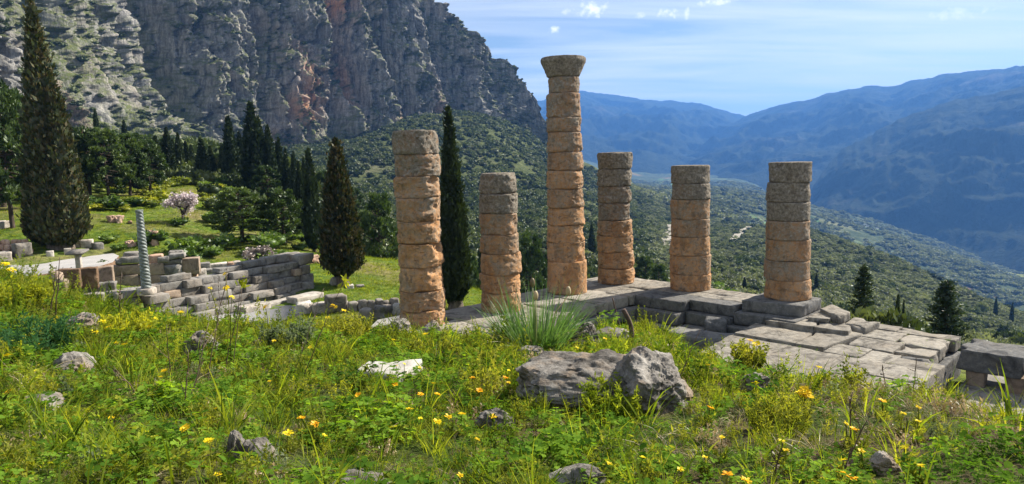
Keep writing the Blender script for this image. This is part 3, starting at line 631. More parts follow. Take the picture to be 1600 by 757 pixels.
# ------------------------------------------------------------------ columns
def proj_y(P):
    d = np.asarray(P, float) - np.array([0, 0, CAMZ]); return H0 / 2 - FPX * (d @ _UC) / (d @ _F)
def drum_mesh(name, r0, r1, h, seed, lichen, er, nth=84, nz=22, bulge=0.0, bites=(), flare=None):
    ed = np.array([0.0, 0.012, 0.03, 0.06, 0.11]) / h; t = np.concatenate([ed, np.linspace(0.17 / h, 1 - 0.17 / h, nz - 10), 1 - ed[::-1]])   # more rings near the joints
    th = np.linspace(0, 2 * np.pi, nth, endpoint=False); T, TH = np.meshgrid(t, th, indexing='ij')
    R = r0 + (r1 - r0) * T if flare is None else r0 + (r1 - r0) * flare(T)
    z = T * h; ez = np.minimum(T, 1 - T) * h
    P = np.stack([R * np.cos(TH), R * np.sin(TH), z], -1); s = seed * 5.17
    n1 = fbm(P * 0.9 + s, 3); n2 = fbm(P * 3.2 + s + 4, 4, 0.6); n3 = noise3(np.stack([np.cos(TH) * 1.5, np.sin(TH) * 1.5, T * 0.3], -1) + s)
    n4 = fbm(P * 9.0 + s, 2)
    lip = np.clip(1 - ez / (0.022 + 0.085 * er * np.clip(0.35 + n3 + 0.6 * n2, 0, 1.4)), 0, 1) ** 1.3
    n5 = ridged(P * 5.0 + s + 60, 3); d = er * (0.095 * n1 + 0.07 * n2) + 0.03 * n4 - 0.05 * er * smooth(0.55, 0.95, n5) - (0.014 + 0.15 * er * np.clip(n3 + 0.15 + 0.8 * n2, 0, 1)) * lip + 0.014 * smooth(-0.1, 0.4, n1) * (np.abs(np.cos(10 * TH)) - 0.5) + bulge * np.sin(np.pi * T)
    chunk = smooth(0.22, 0.5, fbm(P * 1.15 + s + 30, 2)); d -= er * 0.085 * chunk
    for (bth, bz, sth, sz, dep) in bites:
        w = np.exp(-((np.angle(np.exp(1j * (TH - bth))) / sth) ** 2) - ((T - bz) / sz) ** 2); d -= dep * smooth(0.25, 0.6, w + 0.25 * n2)
    R = R + d; z = z + 0.02 * er * n2 * np.sin(np.pi * T) + 0.008 * (n3 * lip)
    V = np.stack([R * np.cos(TH), R * np.sin(TH), z], -1)
    def cap(row, zz):
        rings = []
        for q in (0.82, 0.55, 0.22):
            L = row * np.array([q, q, 0]); L[:, 2] = zz + (1 - q) * 0.02 * er + 0.02 * er * fbm(L * 2.1 + s + zz, 3); rings.append(L)
        return np.stack(rings)
    top = cap(V[-1], h); bot = cap(V[0], 0)[::-1]; bot[..., 2] = 0.0
    A = np.concatenate([bot, V, top], 0); F = grid_faces(nth, A.shape[0], True)
    nr = A.shape[0]; n0 = np.arange(nth)[::-1]; n1_ = (nr - 1) * nth + np.arange(nth)
    me = new_mesh(name, A.reshape(-1, 3), [F, n0[None], n1_[None]], M_DRUM, True, {"lichen": np.full(A.shape[0] * nth, lichen)})
    me.set_sharp_from_angle(angle=math.radians(38)) if hasattr(me, "set_sharp_from_angle") else None
    return me
def column(label, base_px, z0, joints, wb, wt, lichens, er, seed, ers=None, capital=None, bites={}, widths=None):
    B = at_z(*base_px, z0); m = scale_at(B + np.array([0, 0, 1.5])); r_b, r_t = wb * m / 2, wt * m / 2
    d = B[:2] / np.linalg.norm(B[:2]); front = lambda r, z: np.array([B[0] - d[0] * r, B[1] - d[1] * r, z])
    zs = []
    for y in joints:                                     # joints from the top down, as rows of the photograph
        zz = np.linspace(z0 - 0.3, 12, 900); yy = np.array([proj_y(front(r_b * 0.97, q)) for q in zz]); zs.append(float(zz[np.argmin(np.abs(yy - y))]))
    zs = zs[::-1]; zs[0] = z0                             # now from the bottom up
    root = tag(empty("temple_column", B), label, "column", "standing temple columns")
    nd = len(zs) - 1; lich = lichens[::-1]; hall = zs[-1] - z0 - (0 if capital is None else (zs[-1] - zs[-2])); R = np.random.RandomState(seed)
    for i in range(nd):
        h = zs[i + 1] - zs[i]; f0 = (zs[i] - z0) / hall; f1 = (zs[i + 1] - z0) / hall
        ra, rb = r_b + (r_t - r_b) * f0, r_b + (r_t - r_b) * f1
        k = nd - 1 - i                                    # index from the top
        if capital is not None and k == 0:
            ra, rb = r_t * 0.95, capital * m / 2
            me = drum_mesh("capital", ra, rb, h, seed + i, lich[i], 0.5, 64, 18, 0.0, (), lambda T: np.clip(T / 0.80, 0, 1) ** 0.95 - 0.10 * np.clip((T - 0.86) / 0.14, 0, 1) ** 2)
            link("capital", me, root, (0, 0, zs[i] - z0), (0, 0, R.uniform(0, 6))); continue
        w = 1.0 if not widths else widths.get(k, 1.0)
        me = drum_mesh("drum", ra * w * R.uniform(0.97, 1.02), rb * w * R.uniform(0.97, 1.02), h - 0.009, seed * 20 + i, lich[i], er if not ers else ers.get(k, er), bites=bites.get(k, ()))
        j = 0.035 if w == 1.0 else 0.04
        link("drum", me, root, (R.uniform(-j, j), R.uniform(-j, j), zs[i] - z0))
    return root
PI = math.pi
# bearings on a drum: -pi/2 faces the viewer, 0 the right
column("leftmost temple column, thick, nine orange drums with grey top", (662, 506), -0.02, [203, 241, 276, 310, 347, 383, 420, 458, 488, 517], 71, 67, [0.7, 0.5, 0.3, 0.28, 0.15, 0.06, 0.0, 0.25, 0.05], 0.95, 3, bites={0: [(-0.5, 0.6, 0.5, 0.5, 0.06)], 2: [(-0.6, 0.75, 0.35, 0.22, 0.13)], 3: [(-0.2, 0.5, 0.5, 0.6, 0.05)], 5: [(-0.3, 0.9, 0.5, 0.3, 0.12), (-0.7, 0.05, 0.6, 0.2, 0.07)], 6: [(-0.7, 0.9, 0.4, 0.25, 0.10)]})
column("shortest temple column, seven drums, second from the left behind the tall grass clump", (784, 485), -0.02, [271, 304, 335, 368, 399, 431, 459, 494], 64, 57, [0.85, 0.75, 0.4, 0.3, 0.15, 0.05, 0.0], 0.85, 11, bites={0: [(-0.3, 1.0, 0.6, 0.3, 0.10)], 2: [(-0.2, 0.2, 0.5, 0.3, 0.08)]})
column("tallest temple column, the only one with a capital", (886, 456), 0.0, [86, 118, 144, 183, 206, 238, 267, 296, 326, 354, 380, 411, 463], 62, 50, [0.9, 0.55, 0.5, 0.45, 0.4, 0.4, 0.25, 0.35, 0.15, 0.1, 0.1, 0.0], 0.85, 23, capital=69, ers={1: 0.5, 11: 0.45}, widths={1: 0.92}, bites={2: [(-1.3, 0.3, 0.5, 0.25, 0.09)], 4: [(-0.9, 0.1, 0.5, 0.2, 0.09)], 6: [(-0.4, 0.9, 0.5, 0.2, 0.08)], 9: [(-0.2, 0.5, 0.5, 0.3, 0.07)]})
column("temple column with eroded notched right side, between the tallest and the squat straight one", (962, 441), 0.0, [238, 265, 292, 318, 346, 370, 396, 422, 449], 57, 52, [0.95, 0.85, 0.6, 0.6, 0.25, 0.1, 0.1, 0.0], 0.95, 31, widths={2: 0.98, 3: 0.94}, bites={1: [(0.0, 0.2, 0.5, 0.25, 0.14)], 2: [(-0.1, 0.9, 0.5, 0.25, 0.16)], 3: [(0.0, 0.5, 0.5, 0.6, 0.14)]})
column("straight flat-topped temple column, second from the right", (1078, 451), 0.0, [259, 288, 313, 344, 372, 401, 431, 459], 62.5, 57, [0.9, 0.8, 0.4, 0.4, 0.15, 0.2, 0.05], 0.45, 47)
column("rightmost temple column standing on a square plinth block", (1229, 464), 0.25, [254, 286, 317, 347, 377, 410, 440, 473], 69.5, 61, [0.95, 0.85, 0.85, 0.5, 0.35, 0.4, 0.15], 0.42, 59, bites={0: [(-2.6, 1.0, 0.35, 0.35, 0.14)]})
# ------------------------------------------------------------------ ruins left of the temple
def frame_at(px, py, r):
    P = at_r(px, py, r); return P
def ground_r(px, py, r):
    """distance near r at which the line of sight meets the terrain"""
    rr = np.linspace(r * 0.7, r * 1.35, 240); P = at_r(np.full(240, px), np.full(240, py), rr); g = P[:, 2] - terrain_z(P[:, 0], P[:, 1])
    cr_ = np.where(g[:-1] * g[1:] <= 0)[0]
    if len(cr_): return float(rr[cr_[np.argmin(np.abs(rr[cr_] - r))]])
    return float(rr[np.argmin(np.abs(g))])
def stone_px(name, parent, x0, y0, x1, y1, r, depth, yaw=0.0, mat=M_WALLST, sink=0.08, snap=True, **kw):
    """a squared stone that fills a rectangle of the photograph, about r metres away on the ground, turned by yaw about its base centre"""
    if snap: r = ground_r((x0 + x1) / 2, y1, r); sink = max(sink, 0.12)
    P = at_r((x0 + x1) / 2, y1, r); m = scale_at(P); w = (x1 - x0) * m; h = (y1 - y0) * m
    az = math.atan2(P[0], P[1]); q = -az + yaw; c, s = math.cos(q), math.sin(q)
    w = max(0.12, (w - depth * abs(math.sin(yaw)) * 0.5) / max(0.5, math.cos(yaw)))
    cs = [(-w / 2, 0), (w / 2, 0), (w / 2, depth), (-w / 2, depth)]
    C = [(P[0] + a * c - b * s, P[1] + a * s + b * c) for a, b in cs]
    kw = {**dict(k=5, rough=0.03, rnd=0.05, chip=0.08), **kw}
    return block(name, parent, C, P[2] - sink, P[2] + h, mat, **kw)
# stepped terrace wall
WL = np.array([-18.75, 34.0]); WD = np.array([0.555, 0.832]); WN = np.array([0.832, -0.555])
def wq(s0, s1, o0, o1): return [WL + WD * s0 + WN * o0, WL + WD * s0 + WN * o1, WL + WD * s1 + WN * o1, WL + WD * s1 + WN * o0]
twall = tag(empty("terrace_wall", (*WL, -1.8)), "long stepped wall of grey stone blocks in front of the twisted column", "wall")
R_ = random.Random(11)
for i in range(6):
    s = 0.15 * i; top = 0.22 - 0.40 * i; end = 9.6 - (0.0 if i < 5 else 2.5); flip = i % 2
    while s < end - 0.3:
        L = R_.uniform(0.85, 1.5); s1 = min(end, s + L)
        if end - s1 < 0.4: s1 = end
        pr = (0.42 if flip else 0.05) + R_.uniform(-0.06, 0.06); flip ^= (R_.random() < 0.72)
        block("stone_block", twall, wq(s, s1, 0.24 * i - 0.7, 0.24 * i + pr), top - 0.40, top + R_.uniform(-0.015, 0.015), M_WALLST if R_.random() < 0.85 else M_BROWN, k=5, rough=0.014, rnd=0.03, chip=0.05, gap=0.014)
        s = s1
for (s0, s1, z0, z1) in ((1.6, 3.0, 0.24, 0.55), (4.6, 6.1, 0.24, 0.5), (6.1, 7.7, 0.24, 0.62), (7.7, 9.4, 0.24, 0.70)):
    block("stone_block", twall, wq(s0, s1, -0.75, -0.1), z0, z1, M_WALLST, k=5, rough=0.03, rnd=0.04, chip=0.08)
# rough piers closing both ends of the wall
for i, (z0, z1) in enumerate(((-1.9, -1.2), (-1.18, -0.62), (-0.6, -0.12), (-0.10, 0.26))):
    block("end_stone", twall, wq(-0.95 - 0.1 * (i % 2) - (0.25 if i == 3 else 0), -0.02, -0.7, 0.35 + 0.12 * (i == 3) + 0.5 * (i == 0)), z0, z1, M_WALLST, k=6, rough=0.07, rnd=0.1, chip=0.14)
for i, (z0, z1) in enumerate(((-1.9, -1.3), (-1.28, -0.6), (-0.58, -0.05), (-0.03, 0.62))):
    block("end_stone", twall, wq(9.62, 10.3 + 0.12 * (i % 2) + (0.35 if i == 3 else 0), -0.6 - (0.8 if i == 3 else 0), 1.0 - 0.15 * i), z0, z1, M_WALLST, k=6, rough=0.06, rnd=0.08, chip=0.14)
for (s0, s1, o0, o1, z0, z1) in ((4.2, 5.9, 1.75, 2.5, -1.95, -1.35), (5.9, 8.2, 1.6, 2.3, -1.95, -1.5), (7.0, 9.0, 2.35, 3.3, -1.95, -1.3), (2.0, 3.6, 2.4, 3.1, -1.95, -1.65)):
    st = block("fallen_block", None, wq(s0, s1, o0, o1), z0, z1, M_RUBBLE, k=6, rough=0.06, rnd=0.09, chip=0.14)
    tag(st, ["squared pale block lying at the foot of the stepped wall, middle", "long low pale block lying against the stepped wall", "largest pale block at the right foot of the stepped wall", "low flat block at the left foot of the stepped wall"][[4.2, 5.9, 7.0, 2.0].index(s0)], "stone block", "blocks fallen below the stepped wall")

# twisted bronze column on a round base
def mat_bronze():
    m = Mat("weathered_bronze"); p = m.co("Object"); b = m.noise(p, 6.0, 5, 0.65); c = m.noise(p, 40.0, 3)
    col = m.ramp(b, (0.3, (0.05, 0.06, 0.055)), (0.5, (0.14, 0.16, 0.148)), (0.72, (0.34, 0.355, 0.33)))
    return m.principled(col, 0.6, m.bump(c, 0.3, 0.01), 0.4, 0.25)
SB = at_r(228, 441, 38.2); SB[2] = 0.30
sr = tag(empty("serpent_column", SB), "slender twisted green bronze column standing on the stepped wall", "column")
hS = (441 - 318) * scale_at(SB + np.array([0, 0, 2.0])); nth, nz = 48, 300
T, TH = np.meshgrid(np.linspace(0, 1, nz), np.linspace(0, 2 * PI, nth, endpoint=False), indexing='ij')
Rr = (0.225 - 0.07 * T + 0.02 * np.exp(-((T - 0.99) / 0.02) ** 2)) * (1 + 0.0 * TH)
ph = 3 * TH + 2 * PI * 23 * T; Rr = Rr * (0.90 + 0.17 * np.abs(np.cos(ph / 2)) ** 0.8)
V = np.stack([Rr * np.cos(TH), Rr * np.sin(TH), 0.02 + T * hS], -1); V[-1, :, :2] *= 0.6
link("twisted_shaft", new_mesh("twisted_shaft", V.reshape(-1, 3), [grid_faces(nth, nz, True), ((nz - 1) * nth + np.arange(nth))[None]], mat_bronze(), True), sr)
q = np.linspace(0, 2 * PI, 40, endpoint=False); prof = [(0.0, -0.3), (0.42, -0.3), (0.44, -0.26), (0.44, -0.03), (0.41, 0.0), (0.2, 0.01), (0.0, 0.01)]
V = np.stack([np.stack([r * np.cos(q), r * np.sin(q), z + 0 * q], 1) * (1 + 0.03 * fbm(np.stack([np.cos(q), np.sin(q), q * 0 + z], 1), 2)[:, None] * np.array([1, 1, 0])) for r, z in prof])
link("round_base", new_mesh("round_base", V.reshape(-1, 3), grid_faces(40, len(prof), True), M_RUBBLE), sr)

# wall behind the twisted column
RBW = ground_r(240, 447, 47.5)
bw = tag(empty("rear_wall", at_r(245, 447, 47.5)), "brown block wall with loose grey stones on top behind the twisted column", "wall")
for (x0, y0, x1, y1, m_, dr) in ((176, 431, 216, 449, M_BROWN, 0), (216, 431, 256, 449, M_BROWN, 0), (256, 430, 288, 449, M_BROWN, 0), (288, 430, 309, 447, M_RED, 0.3), (178, 415, 220, 431, M_BROWN, 0.05), (220, 412, 256, 430.5, M_BROWN, 0), (256, 414, 284, 430, M_WALLST, -0.05), (284, 404, 312, 429.5, M_BROWN, 0),
                                 (190, 402, 219, 412, M_WALLST, 0), (219, 401, 233, 414.5, M_WALLST, 0.2), (233, 399, 254, 412, M_RED, 0.1), (246, 402, 265, 412, M_WALLST, -0.1), (264, 397, 289, 405, M_WALLST, -0.1), (193, 395, 218, 402, M_WALLST, 0.5), (263, 393, 286, 398, M_WALLST, 0.6), (179, 406, 191, 414.5, M_WALLST, 0.1), (256, 406, 284, 413.5, M_WALLST, 0.0)):
    stone_px("stone_block", bw, x0, y0, x1, y1, RBW + dr, 0.8, -0.12, m_, sink=0.3 if y1 > 440 else 0.0, snap=False, k=5, rough=0.03 if m_ is M_BROWN else 0.06, rnd=0.04 if m_ is M_BROWN else 0.09, chip=0.06)
# plaza of gravel with its brown earth edge
def mat_gravel():
    m = Mat("plaza_gravel"); p = m.pos(); b = m.noise(p, 0.9, 5, 0.6); c = m.noise(p, 22.0, 4, 0.7)
    return m.principled(m.mix(0.5, m.ramp(b, (0.3, (0.19, 0.185, 0.18)), (0.7, (0.29, 0.283, 0.275))), m.ramp(c, (0.3, (0.15, 0.145, 0.14)), (0.7, (0.33, 0.32, 0.31)))), 1.0, m.bump(c, 0.6, 0.02), 0.1)
M_GRAVEL = mat_gravel()
pl = [at_z(x, y, 0.06)[:2] for x, y in ((-330, 455), (-150, 445), (0, 436), (60, 430), (106, 422), (150, 418), (176, 410), (186, 400), (168, 392), (120, 394), (60, 402), (0, 406), (-150, 412), (-330, 420))]
n_ = len(pl); V = [(x, y, 0.06) for x, y in pl] + [(x, y, -1.6) for x, y in pl]
F = [np.array([list(range(n_))]), np.array([[i, i + n_, (i + 1) % n_ + n_, (i + 1) % n_] for i in range(n_)])]
def mat_earth():
    m = Mat("cut_earth"); p = m.pos(); b = m.noise(p, 2.6, 6, 0.7)
    return m.principled(m.ramp(b, (0.3, (0.085, 0.055, 0.035)), (0.55, (0.17, 0.11, 0.07)), (0.75, (0.26, 0.18, 0.12))), 1.0, m.bump(b, 1.0, 0.12), 0.05)
M_EARTH = mat_earth()
me = new_mesh("plaza", V, F, [M_GRAVEL, M_EARTH], midx=[0] + [1] * n_); tag(link("plaza", me), kind="structure")
# retaining wall of the plaza: rendered earth and a squared end
rw = tag(empty("retaining_wall", at_r(140, 442, 43.5)), "low brown earth retaining wall below the gravel plaza", "wall")
for (x0, y0, x1, y1, r) in ((92, 421, 124, 441, 42.6), (124, 419, 152, 441, 43.6), (152, 417, 177, 442, 44.8)):
    stone_px("wall_panel", rw, x0, y0, x1, y1, r, 0.5, -0.15, M_EARTH if x1 < 170 else M_BROWN, sink=0.4, snap=False, k=8, rough=0.06, rnd=0.06, chip=0.08)
for (x0, y0, x1, y1, r) in ((88, 424, 104, 452, 40.5), (98, 436, 112, 462, 38.5)):
    stone_px("end_pier", rw, x0, y0, x1, y1, r, 0.6, 0.5, M_BROWN, sink=0.6, snap=False, k=5, rough=0.03, rnd=0.05)
# single stones and small furniture
def thing_stone(name, label, cat, *a, group=None, **kw):
    o = stone_px(name, None, *a, **kw); tag(o, label, cat, group); return o
thing_stone("stone_block", "large slab leaning on the small heap left of the stepped wall", "stone block", 142, 442, 180, 461, 38.5, 0.5, -0.3, k=8, rough=0.05, rnd=0.08, chip=0.15)
thing_stone("stone_block", "dark rough block left end of the small heap by the earth wall", "stone block", 127, 440, 145, 460, 39.2, 0.6, 0.3, k=6, rough=0.10, rnd=0.12, chip=0.2)
thing_stone("stone_block", "small pale stone on top of the heap by the earth wall", "stone block", 149, 437, 166, 444, 39.6, 0.5, 0.3, mat=M_RUBBLE, k=5, rough=0.08, rnd=0.1)
thing_stone("stone_block", "left base slab of the heap beside the stepped wall", "stone block", 126, 460, 162, 471, 37.5, 0.7, -0.4, k=5)
thing_stone("stone_block", "right base slab of the heap beside the stepped wall", "stone block", 160, 458, 194, 471, 37.2, 0.8, -0.4, k=5)
thing_stone("stone_block", "dark tall block at the left edge of the gravel plaza", "stone block", 27, 380, 52, 402, 52.0, 0.9, 0.3, k=6, rough=0.09, rnd=0.1, chip=0.2)
thing_stone("stone_block", "pale low stone at the far left edge of the plaza", "stone block", -12, 395, 18, 408, 50.0, 0.9, 0.1, mat=M_RUBBLE, k=6, rough=0.07, rnd=0.1, chip=0.1)
thing_stone("stone_block", "long pale flat stone beneath the big cypress, left of pair", "stone block", 100, 377, 126, 388, 55.0, 0.7, 0.1, mat=M_RUBBLE, k=5, rough=0.05, rnd=0.08)
thing_stone("stone_block", "shorter pale stone beneath the big cypress, right of pair", "stone block", 126, 375, 145, 387, 55.3, 0.7, -0.1, mat=M_RUBBLE, k=5, rough=0.07, rnd=0.1, chip=0.1)
thing_stone("stone_block", "squared grey stone right of the flat stones under the big cypress", "stone block", 147, 380, 163, 390, 54.0, 0.7, 0.2, k=5, rough=0.05, rnd=0.08)
thing_stone("stone_block", "pale flat block high on the grass at the left edge", "stone block", -10, 346, 24, 357, 66.0, 1.6, 0.4, mat=M_RUBBLE, k=6, rough=0.08, rnd=0.1, chip=0.15)
thing_stone("stone_bench", "small pale bench block on the plaza, left one", "bench", 73, 393, 84, 401, 50.5, 0.5, 0.0, mat=M_RUBBLE, k=4, rough=0.01, rnd=0.03)
thing_stone("stone_bench", "small pale bench block on the plaza, right one", "bench", 101, 389, 111, 398, 52.0, 0.5, 0.0, mat=M_RUBBLE, k=4, rough=0.01, rnd=0.03)
ib = tag(empty("information_stand", at_r(123, 417, 45.0)), "stone information stand with slanted flat top on the gravel plaza", "sign")
m_ = scale_at(at_r(123, 417, 45.0))
P_ = np.array(ib.location)
block("post", ib, [P_[:2] + np.array(c) * m_ for c in ((-4.5, -2), (4.5, -2), (4.5, 4), (-4.5, 4))], P_[2] - 0.1, P_[2] + 20 * m_, M_RUBBLE, k=4, rough=0.01, rnd=0.03)
me = new_mesh("slanted_top", [(-13 * m_, -0.35, 0), (13 * m_, -0.35, 0), (13 * m_, 0.35, 0.16), (-13 * m_, 0.35, 0.16), (-13 * m_, -0.35, 0.10), (13 * m_, -0.35, 0.10), (13 * m_, 0.35, 0.26), (-13 * m_, 0.35, 0.26)],
              np.array([[0, 3, 2, 1], [4, 5, 6, 7], [0, 1, 5, 4], [1, 2, 6, 5], [2, 3, 7, 6], [3, 0, 4, 7]]), M_WALLST)
link("slanted_top", me, ib, (0, 0, 20 * m_ - 0.02))
# rough red wall and stones on the slope
rb = tag(empty("rubble_wall", at_r(20, 396, 55)), "low reddish rubble wall at the left edge behind the plaza", "wall")
R_ = random.Random(3); RRB = ground_r(20, 399, 55)
for row in range(3):
    x = -14 + row * 3
    while x < 50 - row * 4:
        w = R_.uniform(6, 11); stone_px("rubble_stone", rb, x, 391 - row * 8, x + w, 399 - row * 8, RRB + 0.3 * row, 0.5, R_.uniform(-0.3, 0.3), M_RED, sink=0.05 if row else 0.5, snap=False, k=4, rough=0.07, rnd=0.08); x += w - 0.4
for i, (x0, y0, x1, y1, r) in enumerate(((183, 337, 196, 349, 74), (199, 378, 216, 385, 60), (204, 345, 210, 351, 72), (238, 360, 251, 383, 61), (172, 338, 184, 348, 74))):
    thing_stone("rubble_heap", ["reddish stone heap on the yellow flowered slope, right one", "small reddish rock outcrop low on the green slope", "single small red stone on the green slope", "upright reddish masonry stub right of the twisted column", "reddish stone heap on the yellow flowered slope, left one"][i], "stone", x0, y0, x1, y1, r, 1.0, 0.3, mat=M_RED, k=8, rough=0.14, rnd=0.2, chip=0.25, sink=0.3)
# low walls between stepped wall and first column
lw = tag(empty("rubble_wall", at_r(560, 490, 33)), "low curved line of grey rubble stones left of the first column", "wall")
for (x0, y0, x1, y1, r, m_) in ((560, 470, 577, 486, 34.5, M_WALLST), (575, 469, 590, 485, 34.3, M_WALLST), (588, 468, 601, 483, 34, M_WALLST), (600, 471, 612, 485, 33.6, M_WALLST), (611, 467, 626, 484, 33, M_WALLST), (546, 473, 561, 487, 34.6, M_WALLST), (614, 476, 628, 492, 31.5, M_RUBBLE), (600, 478, 616, 490, 32.0, M_WALLST), (530, 472, 547, 485, 35, M_RUBBLE)):
    stone_px("rubble_stone", lw, x0, y0, x1, y1, r, 0.5, 0.2, m_, sink=0.3, k=5, rough=0.07, rnd=0.09, chip=0.12)
lw2 = tag(empty("rubble_wall", at_r(330, 410, 52)), "low line of pale and grey stones behind the stepped wall", "wall")
for (x0, y0, x1, y1, r, m_) in ((312, 411, 330, 423, 50, M_WALLST), (328, 412, 357, 421, 51, M_RUBBLE), (356, 410, 366, 420, 51, M_RED), (364, 409, 378, 419, 51.5, M_RUBBLE), (323, 420, 350, 428, 48, M_WALLST), (350, 419, 380, 428, 46, M_WALLST), (306, 421, 324, 437, 48, M_RUBBLE)):
    stone_px("rubble_stone", lw2, x0, y0, x1, y1, r, 0.6, 0.1, m_, sink=0.3, k=5, rough=0.06, rnd=0.08, chip=0.1)
lw3 = tag(empty("rubble_wall", at_r(480, 412, 55)), "low reddish stone wall on the grass right of the stepped wall", "wall")
for (x0, y0, x1, y1, r) in ((462, 407, 476, 415, 55), (474, 405, 490, 413, 55.5), (488, 404, 502, 412, 56), (466, 402, 484, 408, 55.8), (482, 400, 500, 406, 56.2)):
    stone_px("rubble_stone", lw3, x0, y0, x1, y1, r, 0.6, 0.2, M_RED, sink=0.25, k=5, rough=0.08, rnd=0.09)
for lab, a, kw in (("upright dark block with pale rounded top left of the first column", (512, 462, 546, 490, 32.0, 0.8, 0.25), dict(k=8, rough=0.05, rnd=0.1, chip=0.2)),
                   ("hollowed grey stone with a round hole left of the first column", (563, 484, 585, 501, 29.5, 0.6, 0.2), dict(k=6, rough=0.07, rnd=0.12, chip=0.15)),
                   ("small upright pointed stone left of the first column", (582, 479, 602, 499, 29.8, 0.45, -0.4), dict(k=6, rough=0.06, rnd=0.1, chip=0.2)),
                   ("long low pale block right of the stepped wall's foot, left one", (462, 474, 492, 491, 32.0, 0.7, 0.2), dict(mat=M_RUBBLE, k=6, rough=0.07, rnd=0.1, chip=0.15)),
                   ("long low pale block right of the stepped wall's foot, right one", (488, 475, 514, 490, 32.5, 0.7, 0.1), dict(mat=M_RUBBLE, k=6, rough=0.07, rnd=0.1, chip=0.15)),
                   ("grey flat block in the grass right of the stepped wall", (472, 441, 493, 452, 42.0, 0.8, 0.3), dict(k=5, rough=0.05, rnd=0.08)),
                   ("pale rock in the grass left of the medium cypress", (518, 434, 533, 446, 44.0, 0.6, 0.4), dict(mat=M_RUBBLE, k=6, rough=0.09, rnd=0.12)),
                   ("small flat pale stone at the foot of the medium cypress, left one", (542, 446, 554, 451, 42.5, 0.5, 0.1), dict(mat=M_RUBBLE, k=5, rough=0.06, rnd=0.06)),
                   ("small flat grey stone at the foot of the medium cypress, right one", (556, 446, 570, 450, 42.5, 0.5, 0.1), dict(k=5, rough=0.06, rnd=0.06)),
                   ("dark rounded boulder on the meadow below the pine", (302, 375, 322, 392, 60.0, 1.0, 0.3), dict(k=8, rough=0.16, rnd=0.25, chip=0.2))):
    thing_stone("stone_block", lab, "stone block", *a, **kw)
# paved ground in front of the stepped wall and a grey path below the first column
for nm, pts, z in (("path", ((300, 500), (372, 487), (452, 470), (475, 488), (430, 506), (330, 516)), -1.68), ("paved_strip", ((590, 500), (630, 492), (700, 500), (690, 530), (560, 530)), -0.9)):
    V = [(*at_z(x, y, z)[:2], z) for x, y in pts]; n_ = len(V); V2 = [(a, b, c - 0.8) for a, b, c in V]
    tag(link(nm, new_mesh(nm, V + V2, [np.array([list(range(n_))[::-1]]), np.array([[i, i + n_, (i + 1) % n_ + n_, (i + 1) % n_] for i in range(n_)])], M_GRAVEL)), kind="structure")
# ------------------------------------------------------------------ trees
def mat_leaf(name, dark, mid, light, trans=0.3, scale=1.6, tmul=(1.5, 1.6, 0.6), rndamt=0.5, gloss=0.03, tips=None):
    m = Mat(name); p = m.pos(); b = m.noise(p, scale, 4, 0.7); rd = m.rnd()
    f = m.math('ADD', m.math('MULTIPLY', b, 1.0), m.math('MULTIPLY', m.math('SUBTRACT', rd, 0.5), rndamt * 0.4))
    col = m.ramp(f, (0.32, dark), (0.5, mid), (0.70, light))
    if tips: col = m.mix(m.ramp(m.noise(p, scale * 2.3, 3, 0.6), (0.48, 0.0), (0.60, 0.75)), col, tips)
    t = m.n("ShaderNodeMix", data_type='RGBA', blend_type='MULTIPLY'); m.set(t.inputs[0], 1.0); m.set(t.inputs[6], col); m.set(t.inputs[7], tmul)
    return m.leaf(col, t.outputs[2], trans, gloss)
M_CYP = mat_leaf("cypress_foliage", (0.014, 0.02, 0.009), (0.032, 0.043, 0.017), (0.062, 0.072, 0.026), 0.15, 1.2, tips=(0.105, 0.075, 0.03))
M_CYPD = mat_leaf("dark_cypress_foliage", (0.012, 0.02, 0.011), (0.026, 0.040, 0.018), (0.05, 0.068, 0.028), 0.15, 1.2)
M_PINE = mat_leaf("pine_needles", (0.018, 0.034, 0.010), (0.046, 0.075, 0.019), (0.095, 0.13, 0.031), 0.25, 0.8)
M_CONIF = mat_leaf("cedar_needles", (0.014, 0.026, 0.013), (0.033, 0.052, 0.024), (0.06, 0.083, 0.035), 0.15, 1.0)
M_SCRUB = mat_leaf("scrub_leaves", (0.024, 0.036, 0.014), (0.058, 0.078, 0.026), (0.115, 0.135, 0.05), 0.2, 0.4, rndamt=1.2)
M_OLIVE = mat_leaf("olive_leaves", (0.055, 0.063, 0.042), (0.115, 0.128, 0.083), (0.20, 0.21, 0.14), 0.32, 0.4, rndamt=1.0)
M_YELLOW = mat_leaf("yellow_flowering_bush", (0.08, 0.11, 0.015), (0.18, 0.20, 0.02), (0.34, 0.33, 0.03), 0.3, 1.2, rndamt=0.8)
M_GREENB = mat_leaf("bright_green_bush", (0.03, 0.055, 0.010), (0.075, 0.125, 0.018), (0.15, 0.21, 0.035), 0.35, 1.2, rndamt=0.8)
M_BLOSSOM = mat_leaf("almond_blossom", (0.42, 0.34, 0.34), (0.58, 0.48, 0.48), (0.75, 0.66, 0.66), 0.3, 2.0, tmul=(1, 1, 1))
M_TWIG = mat_leaf("bare_twigs", (0.20, 0.16, 0.14), (0.34, 0.28, 0.25), (0.5, 0.43, 0.39), 0.1, 2.0, tmul=(1, 1, 1))
def mat_bark(name, a, b_):
    m = Mat(name); p = m.co("Object"); n = m.noise(m.mapping(p, (9, 9, 1.6)), 1.0, 6, 0.65)
    return m.principled(m.ramp(n, (0.3, a), (0.7, b_)), 0.95, m.bump(n, 0.9, 0.04), 0.05)
M_BARK = mat_bark("grey_brown_bark", (0.055, 0.042, 0.032), (0.20, 0.165, 0.13))
M_DBARK = mat_bark("dark_bark", (0.03, 0.024, 0.018), (0.11, 0.085, 0.065))
